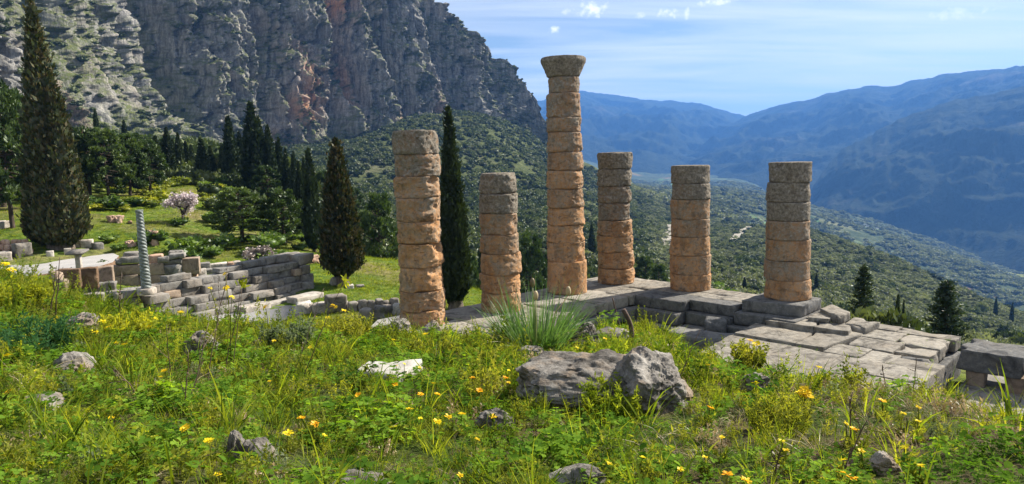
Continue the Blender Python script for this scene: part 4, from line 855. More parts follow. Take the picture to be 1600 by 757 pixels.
def quads_at(P, D, size, rs, aspect=0.55, spread=0.6):
    """one small leaf-spray per point: a kite along a jittered direction D"""
    n = len(P); D = D + rs.normal(size=(n, 3)) * spread; D /= np.linalg.norm(D, axis=1)[:, None] + 1e-9
    S = np.cross(D, rs.normal(size=(n, 3))); S /= np.linalg.norm(S, axis=1)[:, None] + 1e-9
    L = (size * rs.uniform(0.6, 1.35, n))[:, None]; w = L * aspect * 0.5
    V = np.stack([P - D * L * 0.4, P + S * w, P + D * L * 0.6, P - S * w], 1).reshape(-1, 3)
    return V, np.arange(4 * n).reshape(n, 4)
def cypress_radius(t, fat=0.5):
    return np.clip(t / 0.10, 0, 1) ** 0.55 * np.clip(1 - t, 0, 1) ** 0.62 * (0.80 + 0.2 * np.sin(PI * np.clip(t * 1.1, 0, 1)))
def cypress_crown(h, w, n, size, seed, mat, peaks=((0, 0, 1.0, 1.0),), lump=0.22, base=0.06):
    rs = np.random.RandomState(seed); mb = MB(); s = seed * 3.1
    for (ox, oy, fh, fw) in peaks:
        H, Wd = h * fh, w * fw; z0 = h * base
        # solid heart of the crown
        T, TH = np.meshgrid(np.linspace(0, 1, 30), np.linspace(0, 2 * PI, 26, endpoint=False), indexing='ij')
        def rad(T, TH):
            q = np.stack([np.cos(TH) * 1.7 + ox, np.sin(TH) * 1.7 + oy, T * H / Wd * 0.42], -1)
            return Wd / 2 * cypress_radius(T) * (1 + lump * fbm(q + s, 3, 0.6) + 0.5 * lump * fbm(q * 3.1 + s, 2))
        Rr = rad(T, TH) * 0.80; Zc = z0 + T * (H - z0)
        V = np.stack([ox + Rr * np.cos(TH), oy + Rr * np.sin(TH), Zc], -1); mb.add(V.reshape(-1, 3), grid_faces(26, 30, True))
        m_ = int(n * fh * fw / sum(p[2] * p[3] for p in peaks))
        t = rs.beta(0.95, 1.35, m_); th = rs.uniform(0, 2 * PI, m_); k = rs.uniform(0.74, 1.06, m_)
        r = rad(t, th) * k + np.where(rs.uniform(0, 1, m_) < 0.12, 0.11 * Wd * rs.uniform(0, 1, m_), 0); P = np.stack([ox + r * np.cos(th), oy + r * np.sin(th), z0 + t * (H - z0)], 1)
        D = np.stack([np.cos(th) * 0.55, np.sin(th) * 0.55, np.full(m_, 1.0)], 1)
        Vq, Fq = quads_at(P, D, size, rs, 0.5, 0.38); mb.add(Vq, Fq)
    return mb.mesh("crown", mat)
def trunk_mesh(h, r, seed, n=9, bend=0.03, mat=None):
    rs = np.random.RandomState(seed); z = np.linspace(-0.3, h, 9); x = np.cumsum(rs.normal(size=9)) * bend * h * 0.2; y = np.cumsum(rs.normal(size=9)) * bend * h * 0.2
    V, F = tube(np.stack([x - x[0], y - y[0], z], 1), r * (1.25 - 0.85 * np.linspace(0, 1, 9) + 0.5 * np.exp(-np.linspace(0, 1, 9) * 12)), n)
    mb = MB(); mb.add(V, F); return mb.mesh("trunk", mat or M_BARK, True)
def ground_at(px, r):
    az = math.atan((px - W0 / 2) / FPX / math.cos(PITCH)); x, y = r * math.sin(az), r * math.cos(az); return np.array([x, y, float(terrain_z(x, y)[0])])
def spot(px, by, ty, r):
    """foot on the terrain below photo column px at distance r, and the height that reaches photo row ty"""
    B = at_r(px, by, r); z = float(terrain_z(B[0], B[1])[0]); top = at_r(px, ty, r)[2]
    B = np.array([B[0], B[1], min(z, B[2] + 4)]); return B, top - B[2]
def tree(name, label, cat, B, trunk, crown, group=None, rz=0.0, scale=(1, 1, 1), lean=0.0):
    o = tag(empty(name, B, rz), label, cat, group); o.scale = scale; o.rotation_euler = (0, lean, rz) if lean else (0, 0, rz)
    link("trunk", trunk, o); link("crown", crown, o); return o
def near_cypress(label, px, by, ty, wpx, r, n, size, seed, mat, peaks=((0, 0, 1, 1),), base=0.06, lump=0.22, trunk_r=0.3, snap=True):
    if snap: r = ground_r(px, by, r)
    B, h = spot(px, by, ty, r); w = wpx * 1.2 * scale_at(B)
    return tree("cypress_tree", label, "tree", B, trunk_mesh(h * 0.5, trunk_r, seed), cypress_crown(h, w, n, size, seed, mat, peaks, lump, base), "cypress trees")
near_cypress("huge broad dark cypress with brownish flank beside the gravel plaza", 96, 386, 2, 80, 60, 15000, 0.42, 3, M_CYP, peaks=((-0.25, 0, 1.0, 0.80), (1.0, -0.4, 0.66, 0.66), (0.2, -0.7, 0.5, 0.75), (-1.1, -0.1, 0.55, 0.6)), base=0.015, lump=0.34, trunk_r=0.6)
near_cypress("medium full cypress on two stems in the meadow left of the first column", 537, 446, 216, 60, 44, 9000, 0.27, 9, M_CYP, base=0.06, lump=0.24)
near_cypress("tall narrow black-green cypress between the first and second columns", 712, 482, 166, 46, 36, 9000, 0.24, 15, M_CYPD, base=0.02, lump=0.22)
# pale prop post beside the two stems of the narrow cypress
for (px, by, r, dx) in ((719, 480, 35.8, 0), (529, 446, 43.7, 0)):
    r = ground_r(px, by, r); B, h = spot(px, by, by - 42, r)
    V, F = tube([(0, 0, -0.3), (0.02, 0, h * 0.5), (0.0, 0.05, h)], [0.13, 0.11, 0.09], 10); mb = MB(); mb.add(V, F)
    tag(link("tree_stem", mb.mesh("tree_stem", M_BARK, True), None, B), "bare pale stem standing at the foot of the %s cypress" % ("narrow" if px > 600 else "medium full"), "tree stem")
CYPV = [cypress_crown(10, 2.2, 2600, 0.42, 40 + k, M_CYPD, lump=0.3, base=0.03) for k in range(4)]; CYT = trunk_mesh(4, 0.16, 77)
CYPW = [(222, 312, 243, 22, 88, "short cypress left of the almond in bloom"), (250, 302, 212, 20, 100, None), (268, 302, 199, 20, 102, None), (285, 300, 207, 15, 104, None), (321, 314, 217, 22, 95, "slim cypress behind the almond in bloom"), (365, 300, 182, 25, 105, "tall pointed cypress, left of a close pair behind the pine"), (380, 302, 206, 18, 108, "lower cypress, right of a close pair behind the pine"),
        (403, 335, 160, 34, 95, "tallest ragged cypress behind the rounded pine"), (414, 335, 182, 22, 97, None), (334, 305, 228, 15, 108, None), (352, 300, 224, 14, 112, None), (258, 300, 222, 13, 108, None), (276, 298, 216, 13, 112, None), (296, 300, 220, 13, 108, None), (443, 340, 214, 18, 96, None), (464, 350, 240, 15, 90, None), (482, 380, 246, 15, 72, None), (392, 320, 196, 18, 100, None), (232, 300, 226, 13, 112, None),
        (427, 335, 196, 24, 95, None), (453, 345, 232, 16, 92, None), (474, 385, 252, 17, 66, "very slim cypress just left of the dark meadow cypress"), (492, 402, 232, 27, 60, "tall slim cypress beside the dark bushes left of the broad meadow one"), (304, 300, 226, 14, 112, None), (157, 262, 172, 14, 150, None), (200, 262, 188, 13, 155, None), (238, 262, 216, 13, 150, None), (342, 285, 232, 14, 130, None),
        (437, 300, 222, 15, 125, None), (508, 330, 268, 13, 120, None), (182, 285, 225, 15, 110, None), (210, 290, 230, 13, 120, None), (462, 300, 236, 14, 130, None),
        (925, 395, 350, 13, 200, "lone small cypress on the slope behind the tallest column"), (1401, 522, 461, 13, 60, "left of two slim cypresses below the right paving"), (1410, 522, 470, 9, 62, "right of two slim cypresses below the right paving"),
        (1163, 456, 433, 7, 170, None), (1275, 455, 425, 7, 190, None), (1042, 446, 428, 6, 150, None), (1054, 446, 430, 6, 150, None), (1556, 478, 449, 6, 330, None), (1582, 478, 448, 6, 330, None), (1489, 522, 470, 11, 60, None), (1128, 430, 418, 4, 300, None), (40, 262, 190, 14, 140, None)]
_nth = "first second third fourth fifth sixth seventh eighth ninth tenth eleventh twelfth thirteenth fourteenth fifteenth sixteenth seventeenth eighteenth nineteenth twentieth".split(); _nth += ["twenty-" + q for q in _nth[:9]] + ["thirtieth"] + ["thirty-" + q for q in _nth[:9]]
def ordinals(rows, ok, text):
    ids = sorted((i for i, q in enumerate(rows) if q[5] is None and ok(q)), key=lambda i: rows[i][0]); return {i: text % _nth[k] for k, i in enumerate(ids)}
ORD = ordinals(CYPW, lambda q: q[0] < 900, "slim dark cypress in the wood below the cliff, %s of them from the left")
ORD.update(ordinals(CYPW, lambda q: q[0] > 900, "small dark cypress far down the slope beyond the platform, %s from the left"))
for i, (px, by, ty, w, r, lab) in enumerate(CYPW):
    if px > 1000 and w < 9: r = ground_r(px, by, r)
    B, h = spot(px, by, ty, r); wm = w * 1.2 * scale_at(B); k = i % 4
    if px > 1000 and w < 9: h = min(h, (by - ty) * scale_at(B) * 1.1)
    tree("cypress_tree", lab or ORD[i], "tree", B, CYT, CYPV[k], "cypress trees beyond the platform" if px > 900 else "cypress trees on the hillside", rz=i * 1.3, scale=(wm / 2.2, wm / 2.2, h / 10))
# pines
def pine_meshes(seed, h=9.0, w=7.0, clumps=44, per=120, mat=None, low=0.22, size=0.42):
    rs = np.random.RandomState(seed); tb = MB(); cb = MB()
    z = np.linspace(-0.3, h * 0.93, 10); x = np.cumsum(rs.normal(size=10)) * 0.10; y = np.cumsum(rs.normal(size=10)) * 0.10; path = np.stack([x - x[0], y - y[0], z], 1)
    V, F = tube(path, 0.24 * (1.15 - np.linspace(0, 1, 10)), 9); tb.add(V, F)
    for c in range(clumps):
        t = low + (1 - low) * (c + rs.uniform(0, 1)) / clumps; th = c * 2.4 + rs.uniform(-0.5, 0.5)
        rr = w / 2 * (1 - ((t - 0.42) / 0.68) ** 2 if t > 0.42 else 0.65 + 0.8 * t) * rs.uniform(0.55, 1.0)
        st = np.array([np.interp(t * h * 0.86, z, path[:, 0]), np.interp(t * h * 0.86, z, path[:, 1]), t * h * 0.86]); en = np.array([rr * math.cos(th), rr * math.sin(th), t * h * 0.93 + 0.25 * rr * rs.uniform(-0.4, 0.8)])
        mid = (st + en) / 2 + np.array([0, 0, -0.12 * rr]); V, F = tube([st, mid, en], [0.075, 0.05, 0.02], 5); tb.add(V, F)
        cs = rs.uniform(0.7, 1.25) * (0.5 + 0.10 * w) * 0.62
        for (ctr, sc_, m_) in ((en, 1.0, per), (mid * 0.35 + en * 0.65 + rs.normal(size=3) * 0.3, 0.75, per // 2)):
            q = rs.normal(size=(m_, 3)); q /= np.linalg.norm(q, axis=1)[:, None]; q *= rs.uniform(0.35, 1.0, m_)[:, None]
            P = ctr + q * np.array([cs, cs, cs * 0.62]) * sc_; Vq, Fq = quads_at(P, q + np.array([0, 0, 0.5]), size, rs, 0.42, 0.5); cb.add(Vq, Fq)
    return tb.mesh("trunk", M_DBARK, True), cb.mesh("crown", mat or M_PINE)
PINES = [pine_meshes(50 + k) for k in range(4)]
PN = [(8, 345, 110, 95, 78, "large pine at the left edge beside the huge cypress"), (38, 330, 150, 60, 85, "pine partly hidden behind the huge cypress"), (378, 396, 288, 76, 62, "rounded dark pine right of the almond in bloom"), (447, 402, 288, 62, 62, "light green pine between two slim cypresses"), (150, 312, 196, 60, 95, None), (185, 305, 205, 56, 100, None), (212, 300, 205, 50, 115, None), (238, 290, 215, 40, 125, None), (30, 300, 130, 60, 110, None),
      (-40, 340, 120, 90, 85, None), (340, 300, 238, 40, 120, None), (300, 292, 225, 36, 130, None), (275, 288, 222, 36, 135, None), (460, 330, 262, 44, 110, None), (510, 330, 262, 40, 120, None), (165, 285, 195, 44, 130, None), (120, 300, 215, 40, 120, None), (-90, 320, 160, 70, 110, None),
      (596, 432, 292, 58, 75, "tall open pine in the ravine left of the first column"), (572, 415, 320, 40, 85, None), (640, 425, 330, 44, 90, None), (830, 440, 352, 48, 95, "dark pine in the gap between second and tallest columns"), (760, 430, 370, 40, 95, None), (668, 430, 360, 40, 100, None), (735, 440, 385, 36, 85, None), (860, 440, 385, 34, 100, None), (420, 345, 255, 40, 90, None), (480, 350, 285, 34, 95, None), (540, 330, 285, 36, 130, None), (555, 335, 290, 32, 140, None),
      (20, 352, 128, 78, 66, "big dark pine just left of the huge cypress"), (-15, 352, 108, 84, 68, None), (46, 338, 160, 58, 76, None), (142, 314, 190, 60, 82, "pine just right of the huge cypress"), (172, 310, 196, 58, 80, None), (205, 307, 203, 54, 82, None), (236, 306, 212, 48, 84, None),
      (62, 300, 165, 56, 120, None), (100, 295, 200, 50, 128, None), (138, 288, 196, 52, 138, None), (172, 282, 198, 48, 150, None), (205, 278, 205, 46, 155, None), (232, 276, 208, 42, 160, None), (262, 272, 212, 40, 165, None), (290, 275, 214, 40, 165, None), (318, 278, 222, 38, 160, None), (352, 282, 226, 38, 150, None), (385, 290, 232, 36, 140, None), (430, 300, 240, 36, 140, None), (-20, 290, 130, 60, 120, None), (465, 310, 252, 36, 150, None),
      (1008, 440, 396, 34, 130, None), (1030, 445, 408, 28, 120, None)]
ORP = ordinals(PN, lambda q: q[0] <= 560, "green pine in the wood below the cliff, %s of them from the left")
ORP.update(ordinals(PN, lambda q: 560 < q[0] < 950, "dark green pine in the ravine behind the columns, %s from the left")); ORP.update(ordinals(PN, lambda q: q[0] > 950, "green pine on the slope below the right-hand columns, %s from the left"))
for i, (px, by, ty, w, r, lab) in enumerate(PN):
    B, h = spot(px, by, ty, r); wm = w * 1.3 * scale_at(B); t_, c_ = PINES[i % 4]
    tree("pine_tree", lab or ORP[i], "tree", B, t_, c_, "pine trees", rz=i * 2.1, scale=(wm / 7.4, wm / 7.4, h / 9.3))
# layered conifers below the right paving
def layered_conifer(seed, h, w, mat):
    rs = np.random.RandomState(seed); tb = MB(); cb = MB(); V, F = tube([(0, 0, -0.3), (0.05, 0, h * 0.5), (0, 0, h)], [0.17, 0.10, 0.015], 8); tb.add(V, F)
    for i in range(85):
        t = 0.06 + 0.93 * (i + rs.uniform(0, 1)) / 85; th = i * 2.39996 + rs.uniform(-0.4, 0.4); L = w / 2 * (1 - t) ** 0.8 * rs.uniform(0.5, 1.12) + 0.12; s = np.linspace(0, 1, 6)
        path = np.stack([np.cos(th) * L * s, np.sin(th) * L * s, t * h + L * (-0.16 * s + 0.36 * s ** 2.2)], 1); V, F = tube(path, 0.03 * (1.1 - s), 4); tb.add(V, F)
        m_ = int(26 + 46 * L); u = rs.uniform(0.12, 1.03, m_); P = np.stack([np.interp(u, s, path[:, k]) for k in range(3)], 1) + rs.normal(size=(m_, 3)) * np.array([0.11, 0.11, 0.07]) * (0.6 + 0.5 * L)
        D = np.stack([np.cos(th) + 0 * u, np.sin(th) + 0 * u, 0.25 + 0 * u], 1) + rs.normal(size=(m_, 3)) * 0.6; Vq, Fq = quads_at(P, D, 0.24, rs, 0.34, 0.3); cb.add(Vq, Fq)
    return tb.mesh("trunk", M_DBARK, True), cb.mesh("crown", mat)
for px, by, ty, w, r, lab in ((1345, 540, 414, 66, 45, "pointed layered conifer rising behind the paving right of the last column"), (1474, 555, 440, 84, 42, "wider layered conifer rising behind the right end of the paving")):
    B, h = spot(px, by, ty, r); t_, c_ = layered_conifer(px, h, w * scale_at(B), M_CONIF); tree("conifer_tree", lab, "tree", B, t_, c_, "layered conifers")
# almonds: one in bloom, one of bare twigs
def twig_tree(seed, h, w, mat, n, size, z0=0.35):
    rs = np.random.RandomState(seed); tb = MB(); ends = []
    def br(p, d, L, r, k):
        q = p + d * L * 0.5 + rs.normal(size=3) * 0.06 * L; e = p + d * L; V, F = tube([p, q, e], [r, r * 0.8, r * 0.6], 6 if k < 2 else 4); tb.add(V, F); ends.append((q + e) / 2); ends.append(e)
        if k < 4:
            for j in range(3): dd = d + rs.normal(size=3) * 0.55 + np.array([0, 0, 0.12]); br(e, dd / np.linalg.norm(dd), L * rs.uniform(0.62, 0.82), r * 0.6, k + 1)
    br(np.array([0, 0, -0.2]), np.array([0.05, 0, 1.0]), h * z0, 0.05 * h, 0)
    E = np.array(ends); lim = E[:, 2].max(); E = E[E[:, 2] > h * 0.22]; P = E[rs.randint(0, len(E), n)] + rs.normal(size=(n, 3)) * 0.05 * h
    cb = MB(); Vq, Fq = quads_at(P, rs.normal(size=(n, 3)), size, rs, 0.8, 0.5); cb.add(Vq, Fq)
    f = h / lim
    a, b = tb.mesh("trunk", M_DBARK, True), cb.mesh("crown", mat); return a, b, f
for px, by, ty, w, r, lab, mt, n, sz in ((286, 352, 305, 54, 70, "almond tree in pale pink blossom on the green slope", M_BLOSSOM, 2600, 0.13), (405, 420, 386, 58, 54, "low pinkish grey twiggy shrub behind the stepped wall", M_TWIG, 3000, 0.12)):
    r = ground_r(px, by, r); B, h = spot(px, by, ty, r); a, b, f = twig_tree(px, h, 1, mt, n, sz); wm = w * scale_at(B); ext = max(v.co.x for v in b.vertices) - min(v.co.x for v in b.vertices)
    tree("almond_tree" if mt is M_BLOSSOM else "twiggy_shrub", lab, "tree" if mt is M_BLOSSOM else "shrub", B, a, b, None, 0.0, (wm / ext, wm / ext, f))

# ------------------------------------------------------------------ shrubs, groves and far scrub (uncountable)
def bush_mesh(seed, mat, n=170, w=1.0, h=0.8, lobes=6, size=0.22, core=True):
    rs = np.random.RandomState(seed); mb = MB()
    for k in range(lobes):
        c = rs.normal(size=3) * np.array([0.24, 0.24, 0.10]) * w; c[2] = abs(c[2]) + h * 0.42; R = rs.uniform(0.24, 0.42) * w
        if core:
            T, TH = np.meshgrid(np.linspace(0.05, PI - 0.05, 6), np.linspace(0, 2 * PI, 8, endpoint=False), indexing='ij'); q = np.stack([np.sin(T) * np.cos(TH), np.sin(T) * np.sin(TH), np.cos(T)], -1)
            V = c + q * (R * 0.78) * (1 + 0.25 * noise3(q * 1.7 + seed + k)[..., None]) * np.array([1, 1, 0.9]); V[..., 2] = np.maximum(V[..., 2], -0.12); mb.add(V.reshape(-1, 3), grid_faces(8, 6, True))
        m_ = n // lobes; q = rs.normal(size=(m_, 3)); q /= np.linalg.norm(q, axis=1)[:, None]; q[:, 2] = np.where(q[:, 2] < -0.3, -q[:, 2], q[:, 2])
        P = c + q * R * rs.uniform(0.8, 1.08, m_)[:, None]; Vq, Fq = quads_at(P, q + np.array([0, 0, 0.3]), size, rs, 0.65, 0.5); mb.add(Vq, Fq)
    return mb.mesh("bush", mat)
def scatter_terrain(n, px0, px1, r0, r1, seed, keep=None, power=1.0):
    rs = np.random.RandomState(seed); a0, a1 = math.atan((px0 - 800) / FPX), math.atan((px1 - 800) / FPX); az = rs.uniform(a0, a1, n); r = (r0 ** power + rs.uniform(0, 1, n) * (r1 ** power - r0 ** power)) ** (1 / power)
    x, y = r * np.sin(az), r * np.cos(az); z = terrain_z(x, y); P = np.stack([x, y, z], 1)
    if keep is not None: P = P[keep(P, rs)]
    return P, rs
def finish(name, srcs, P, rs, smin, smax, label, cat, zs=1.0, sink=0.0):
    n = len(P); s = rs.uniform(smin, smax, n) * (0.75 + 0.5 * rs.uniform(0, 1, n) ** 2); S = np.stack([s, s, s * rs.uniform(0.8, 1.2, n) * zs], 1); rot = np.stack([0 * s, 0 * s, rs.uniform(0, 6.28, n)], 1)
    P = P.copy(); P[:, 2] -= sink * s
    return gn_scatter(name, srcs, P, rot, S, rs.randint(0, len(srcs), n), label, cat)
SCR = [bush_mesh(200 + k, M_SCRUB) for k in range(4)]; OLV = [bush_mesh(220 + k, M_OLIVE, n=150) for k in range(4)]
def patchy(P, rs, s=45.0, thr=-0.1, seed=0): return fbm(P * np.array([1, 1, 0]) / s + seed, 3) + rs.normal(size=len(P)) * 0.12 > thr
# scrub under and on the cliff
P, rs = scatter_terrain(24000, 470, 1010, 95, 880, 301, lambda P, rs: patchy(P, rs, 26, -0.12), 1.5); finish("hillside_scrub", SCR + OLV[:1], P, rs, 1.1, 5.0, "dense green scrub covering the ravine and slope below the cliff", "scrub", 0.95, 0.1)
P, rs = scatter_terrain(4200, -200, 520, 120, 620, 302, lambda P, rs: patchy(P, rs, 40, -0.5), 1.2); finish("hillside_scrub", SCR, P, rs, 3.0, 5.5, "green scrub on the wooded hillside at the foot of the cliff", "scrub", 1.0, 0.1)
rs = np.random.RandomState(303); w = np.clip(CLIFF_VEG * smooth(0.28, 0.6, CLIFF_NZ) + 0.015, 0, 1); idx = rs.choice(len(CLIFF_V), 6500, p=w / w.sum()); finish("cliff_scrub", SCR, CLIFF_V[idx], rs, 0.9, 4.4, "green bushes clinging to the ledges of the cliff", "scrub", 0.9, 0.15)
# olive slope beyond the platform
P, rs = scatter_terrain(60000, 940, 1720, 80, 900, 304, lambda P, rs: patchy(P, rs, 38, -0.16, 3), 1.7); finish("olive_grove", OLV, P, rs, 1.0, 3.3, "grey green olive groves covering the slope beyond the temple", "olive grove", 0.85, 0.1)
P, rs = scatter_terrain(8000, 930, 1720, 70, 900, 305, lambda P, rs: patchy(P, rs, 45, 0.1, 8), 1.7); finish("slope_scrub", SCR, P, rs, 1.0, 4.4, "dark green trees and scrub between the olive groves", "scrub", 1.0, 0.1)
P, rs = scatter_terrain(16000, 970, 1720, 900, 3200, 306, lambda P, rs: patchy(P, rs, 210, -0.25, 5), 1.6); finish("far_olive_grove", OLV, P, rs, 7.0, 14.0, "distant olive groves on the valley floor", "olive grove", 0.75, 0.1)
# garden below the right-hand columns and bright bushes at the rim
GRB = [bush_mesh(240 + k, M_GREENB) for k in range(3)]; YLB = [bush_mesh(250 + k, M_YELLOW) for k in range(3)]
P, rs = scatter_terrain(420, 930, 1150, 75, 170, 307, lambda P, rs: patchy(P, rs, 18, 0.0, 2)); finish("garden_bushes", GRB, P, rs, 1.5, 3.5, "bright green garden bushes below the platform", "bushes", 0.8)
P, rs = scatter_terrain(70, 1360, 1440, 34, 42, 308); finish("rim_bushes", SCR, P, rs, 1.0, 1.9, "green bushes at the rim below the right paving", "bushes", 1.0)
P, rs = scatter_terrain(220, 130, 345, 72, 100, 309, lambda P, rs: patchy(P, rs, 10, 0.12, 4)); finish("yellow_bushes", YLB, P, rs, 0.7, 1.7, "yellow flowering bushes on the slope behind the plaza", "bushes", 0.6)
P, rs = scatter_terrain(330, 100, 620, 52, 110, 310, lambda P, rs: patchy(P, rs, 9, 0.08, 14)); finish("meadow_bushes", GRB, P, rs, 0.8, 2.4, "low green bushes dotting the meadow slope", "bushes", 0.65)
P, rs = scatter_terrain(260, 325, 560, 72, 125, 311, lambda P, rs: patchy(P, rs, 14, -0.25, 24)); finish("wood_undergrowth", SCR, P, rs, 1.0, 2.3, "dark undergrowth between the trees behind the meadow", "bushes", 0.9)
P, rs = scatter_terrain(260, -150, 330, 92, 150, 312, lambda P, rs: patchy(P, rs, 14, -0.2, 27)); finish("wood_undergrowth", SCR, P, rs, 1.2, 2.8, "dark undergrowth in the wood below the left cliff", "bushes", 1.0)
# ------------------------------------------------------------------ foreground bank: stones
def mat_rock():
    m = Mat("lichened_limestone_rock"); p = m.pos(); a = m.noise(p, 3.2, 5, 0.6, 0.4); b = m.noise(p, 16.0, 6, 0.7); c = m.noise(p, 70.0, 4, 0.7); rd = m.rnd()
    col = m.ramp(m.math('ADD', m.math('MULTIPLY', a, 0.5), m.math('MULTIPLY', b, 0.5)), (0.33, (0.04, 0.036, 0.031)), (0.46, (0.115, 0.104, 0.09)), (0.56, (0.23, 0.212, 0.186)), (0.70, (0.42, 0.39, 0.345)))
    col = m.mix(m.ramp(m.noise(p, 5.0, 3), (0.52, 0.0), (0.66, 0.45)), col, (0.36, 0.26, 0.17))
    col = m.mix(m.ramp(c, (0.57, 0.0), (0.68, 0.6)), col, (0.045, 0.042, 0.038))
    return m.principled(col, 0.95, m.bump(m.math('ADD', b, m.math('MULTIPLY', c, 0.5)), 0.9, 0.02), 0.1)
M_ROCK = mat_rock()
def mat_marble():
    m = Mat("pale_marble"); p = m.pos(); b = m.noise(p, 9.0, 6, 0.7); c = m.noise(p, 60, 4)
    return m.principled(m.mix(m.ramp(c, (0.58, 0.0), (0.7, 0.4)), m.ramp(b, (0.3, (0.24, 0.225, 0.195)), (0.6, (0.44, 0.415, 0.365))), (0.16, 0.14, 0.11)), 0.8, m.bump(c, 0.4, 0.006), 0.2)
M_MARBLE = mat_marble()
def rock_mesh(name, dims, seed, n=44, crag=0.22, lobes=()):
    T, TH = np.meshgrid(np.linspace(0.0, PI, n // 2 + 6), np.linspace(0, 2 * PI, n, endpoint=False), indexing='ij'); q = np.stack([np.sin(T) * np.cos(TH), np.sin(T) * np.sin(TH), np.cos(T)], -1)
    rs = np.random.RandomState(seed); rad = np.ones(T.shape)
    for k in range(9):                                        # broken planes
        d = rs.normal(size=3); d[2] = abs(d[2]) * 0.8; d /= np.linalg.norm(d); h = rs.uniform(0.62, 0.92); c = q @ d; rad = np.where(c > 0.05, np.minimum(rad, h / np.maximum(c, 0.05)), rad)
    rad = rad * (1 + crag * (ridged(q * 1.5 + seed, 4, 0.55) - 0.55) + crag * 0.5 * fbm(q * 4.2 + seed, 4, 0.6))
    for (dx, dy, dz, s, am) in lobes:
        rad = rad + am * np.exp(-((q[..., 0] - dx) ** 2 + (q[..., 1] - dy) ** 2 + (q[..., 2] - dz) ** 2) / s)
    V = q * rad[..., None] * np.asarray(dims) * 0.5
    me = new_mesh(name, V.reshape(-1, 3), grid_faces(n, T.shape[0], True), M_ROCK, True)
    if hasattr(me, "set_sharp_from_angle"): me.set_sharp_from_angle(angle=math.radians(32))
    return me
def rock_px(label, x0, y0, x1, y1, r, depth, seed, mat=None, n=40, crag=0.22, sinkf=0.25, rz=0.0, lobes=(), name="rock", group=None, roll=0.0):
    r = ground_r((x0 + x1) / 2, y1, r); B = at_r((x0 + x1) / 2, y1, r); m = scale_at(B); w, h = (x1 - x0) * m, (y1 - y0) * m / (1 - sinkf)
    me = rock_mesh(name, (w * 1.1, depth, h), seed, n, crag, lobes)
    if mat: me.materials[0] = mat
    o = link(name, me, None, (B[0], B[1] + depth * 0.25, B[2] + h * (0.46 - sinkf)), (0, roll, rz - math.atan2(B[0], B[1]))); tag(o, label, "rock", group); return o
_b1 = rock_px("left half", 816, 553, 1026, 640, 4.9, 0.75, 21, n=130, crag=0.2, sinkf=0.12, roll=-0.04)
_b2 = rock_px("right half", 972, 553, 1086, 644, 5.0, 0.62, 34, n=120, crag=0.24, sinkf=0.16, roll=0.22)
boulder = tag(empty("boulder", _b1.location), "large low grey boulder, cracked through, in front of the tall grass clump", "rock")
for _o in (_b1, _b2):
    for _k in ("label", "category", "kind"): del _o[_k]
    _o.location = _o.location - boulder.location; _o.parent = boulder; _o.name = "boulder_half"
rock_px("upright knobbly rock behind the big boulder", 888, 505, 942, 545, 6.9, 0.35, 41, n=60, crag=0.4)
rock_px("dark low rock at the foot of the tall grass clump", 848, 518, 905, 546, 7.2, 0.35, 42, n=50, crag=0.3)
rock_px("flat pale rock right behind the big boulder", 930, 512, 985, 536, 7.6, 0.4, 46, n=44)
rock_px("small pale stone under the tall grass clump", 806, 540, 850, 560, 6.6, 0.25, 43, n=44, crag=0.3)
rock_px("reddish grey rough rock in the grass at the upper left", 92, 488, 147, 526, 10.4, 0.5, 51, n=60, crag=0.3)
rock_px("cream rock half sunk in the grass at the left", 74, 554, 132, 594, 6.0, 0.3, 52, n=50, crag=0.25)
rock_px("low cream stone at the left edge", 16, 620, 84, 645, 4.6, 0.25, 53, n=44)
rock_px("broken white stone low in the left foreground grass", 346, 676, 378, 718, 3.7, 0.14, 54, n=44, crag=0.3, sinkf=0.35)
rock_px("second broken white stone lying right beside the first", 374, 684, 424, 720, 3.65, 0.16, 55, n=44, crag=0.3)
rock_px("purplish grey rock hidden among the tall stalks", 274, 520, 330, 560, 7.6, 0.35, 56, n=50, crag=0.3)
rock_px("brownish rough stone at the foot of the first column", 600, 500, 640, 522, 10.5, 0.4, 57, n=44, crag=0.3)
rock_px("small pale stone beside the foot of the first column", 660, 502, 690, 521, 10.5, 0.3, 58, n=40)
rock_px("white pointed stone in the grass right of the big boulder", 1160, 583, 1206, 612, 5.3, 0.2, 59, n=44, crag=0.35)
rock_px("flat whitish stone at the bottom edge, right of centre", 860, 732, 950, 756, 3.05, 0.15, 60, n=44, crag=0.25, sinkf=0.4)
rock_px("pale stone at the bottom edge, right", 1366, 712, 1412, 740, 3.15, 0.12, 61, n=40, crag=0.3)
rock_px("grey flat stone at the bottom edge, left of centre", 505, 745, 600, 768, 2.9, 0.2, 62, n=40, sinkf=0.4)
rock_px("small earthy stone between the two big groups of grass", 745, 642, 800, 670, 4.2, 0.16, 63, n=40, crag=0.35)
rock_px("small white stone beside the reddish rock", 385, 530, 420, 548, 8.0, 0.25, 64, n=36)
rs_ = ground_r(607, 590, 5.6); Bs = at_r(607, 588, rs_)
sl_ = [at_z(x, y, Bs[2] + 0.06)[:2] for x, y in ((552, 580), (622, 592), (664, 566), (575, 567))]
P, F, c = worn(sl_, 0.0, 0.10, k=8, rough=0.012, rnd=0.02, chip=0.05); tag(link("marble_slab", new_mesh("marble_slab", P, F, M_MARBLE), None, (c[0], c[1], Bs[2] - 0.02), (0.05, -0.02, 0)), "flat white marble slab lying in the grass", "stone slab")
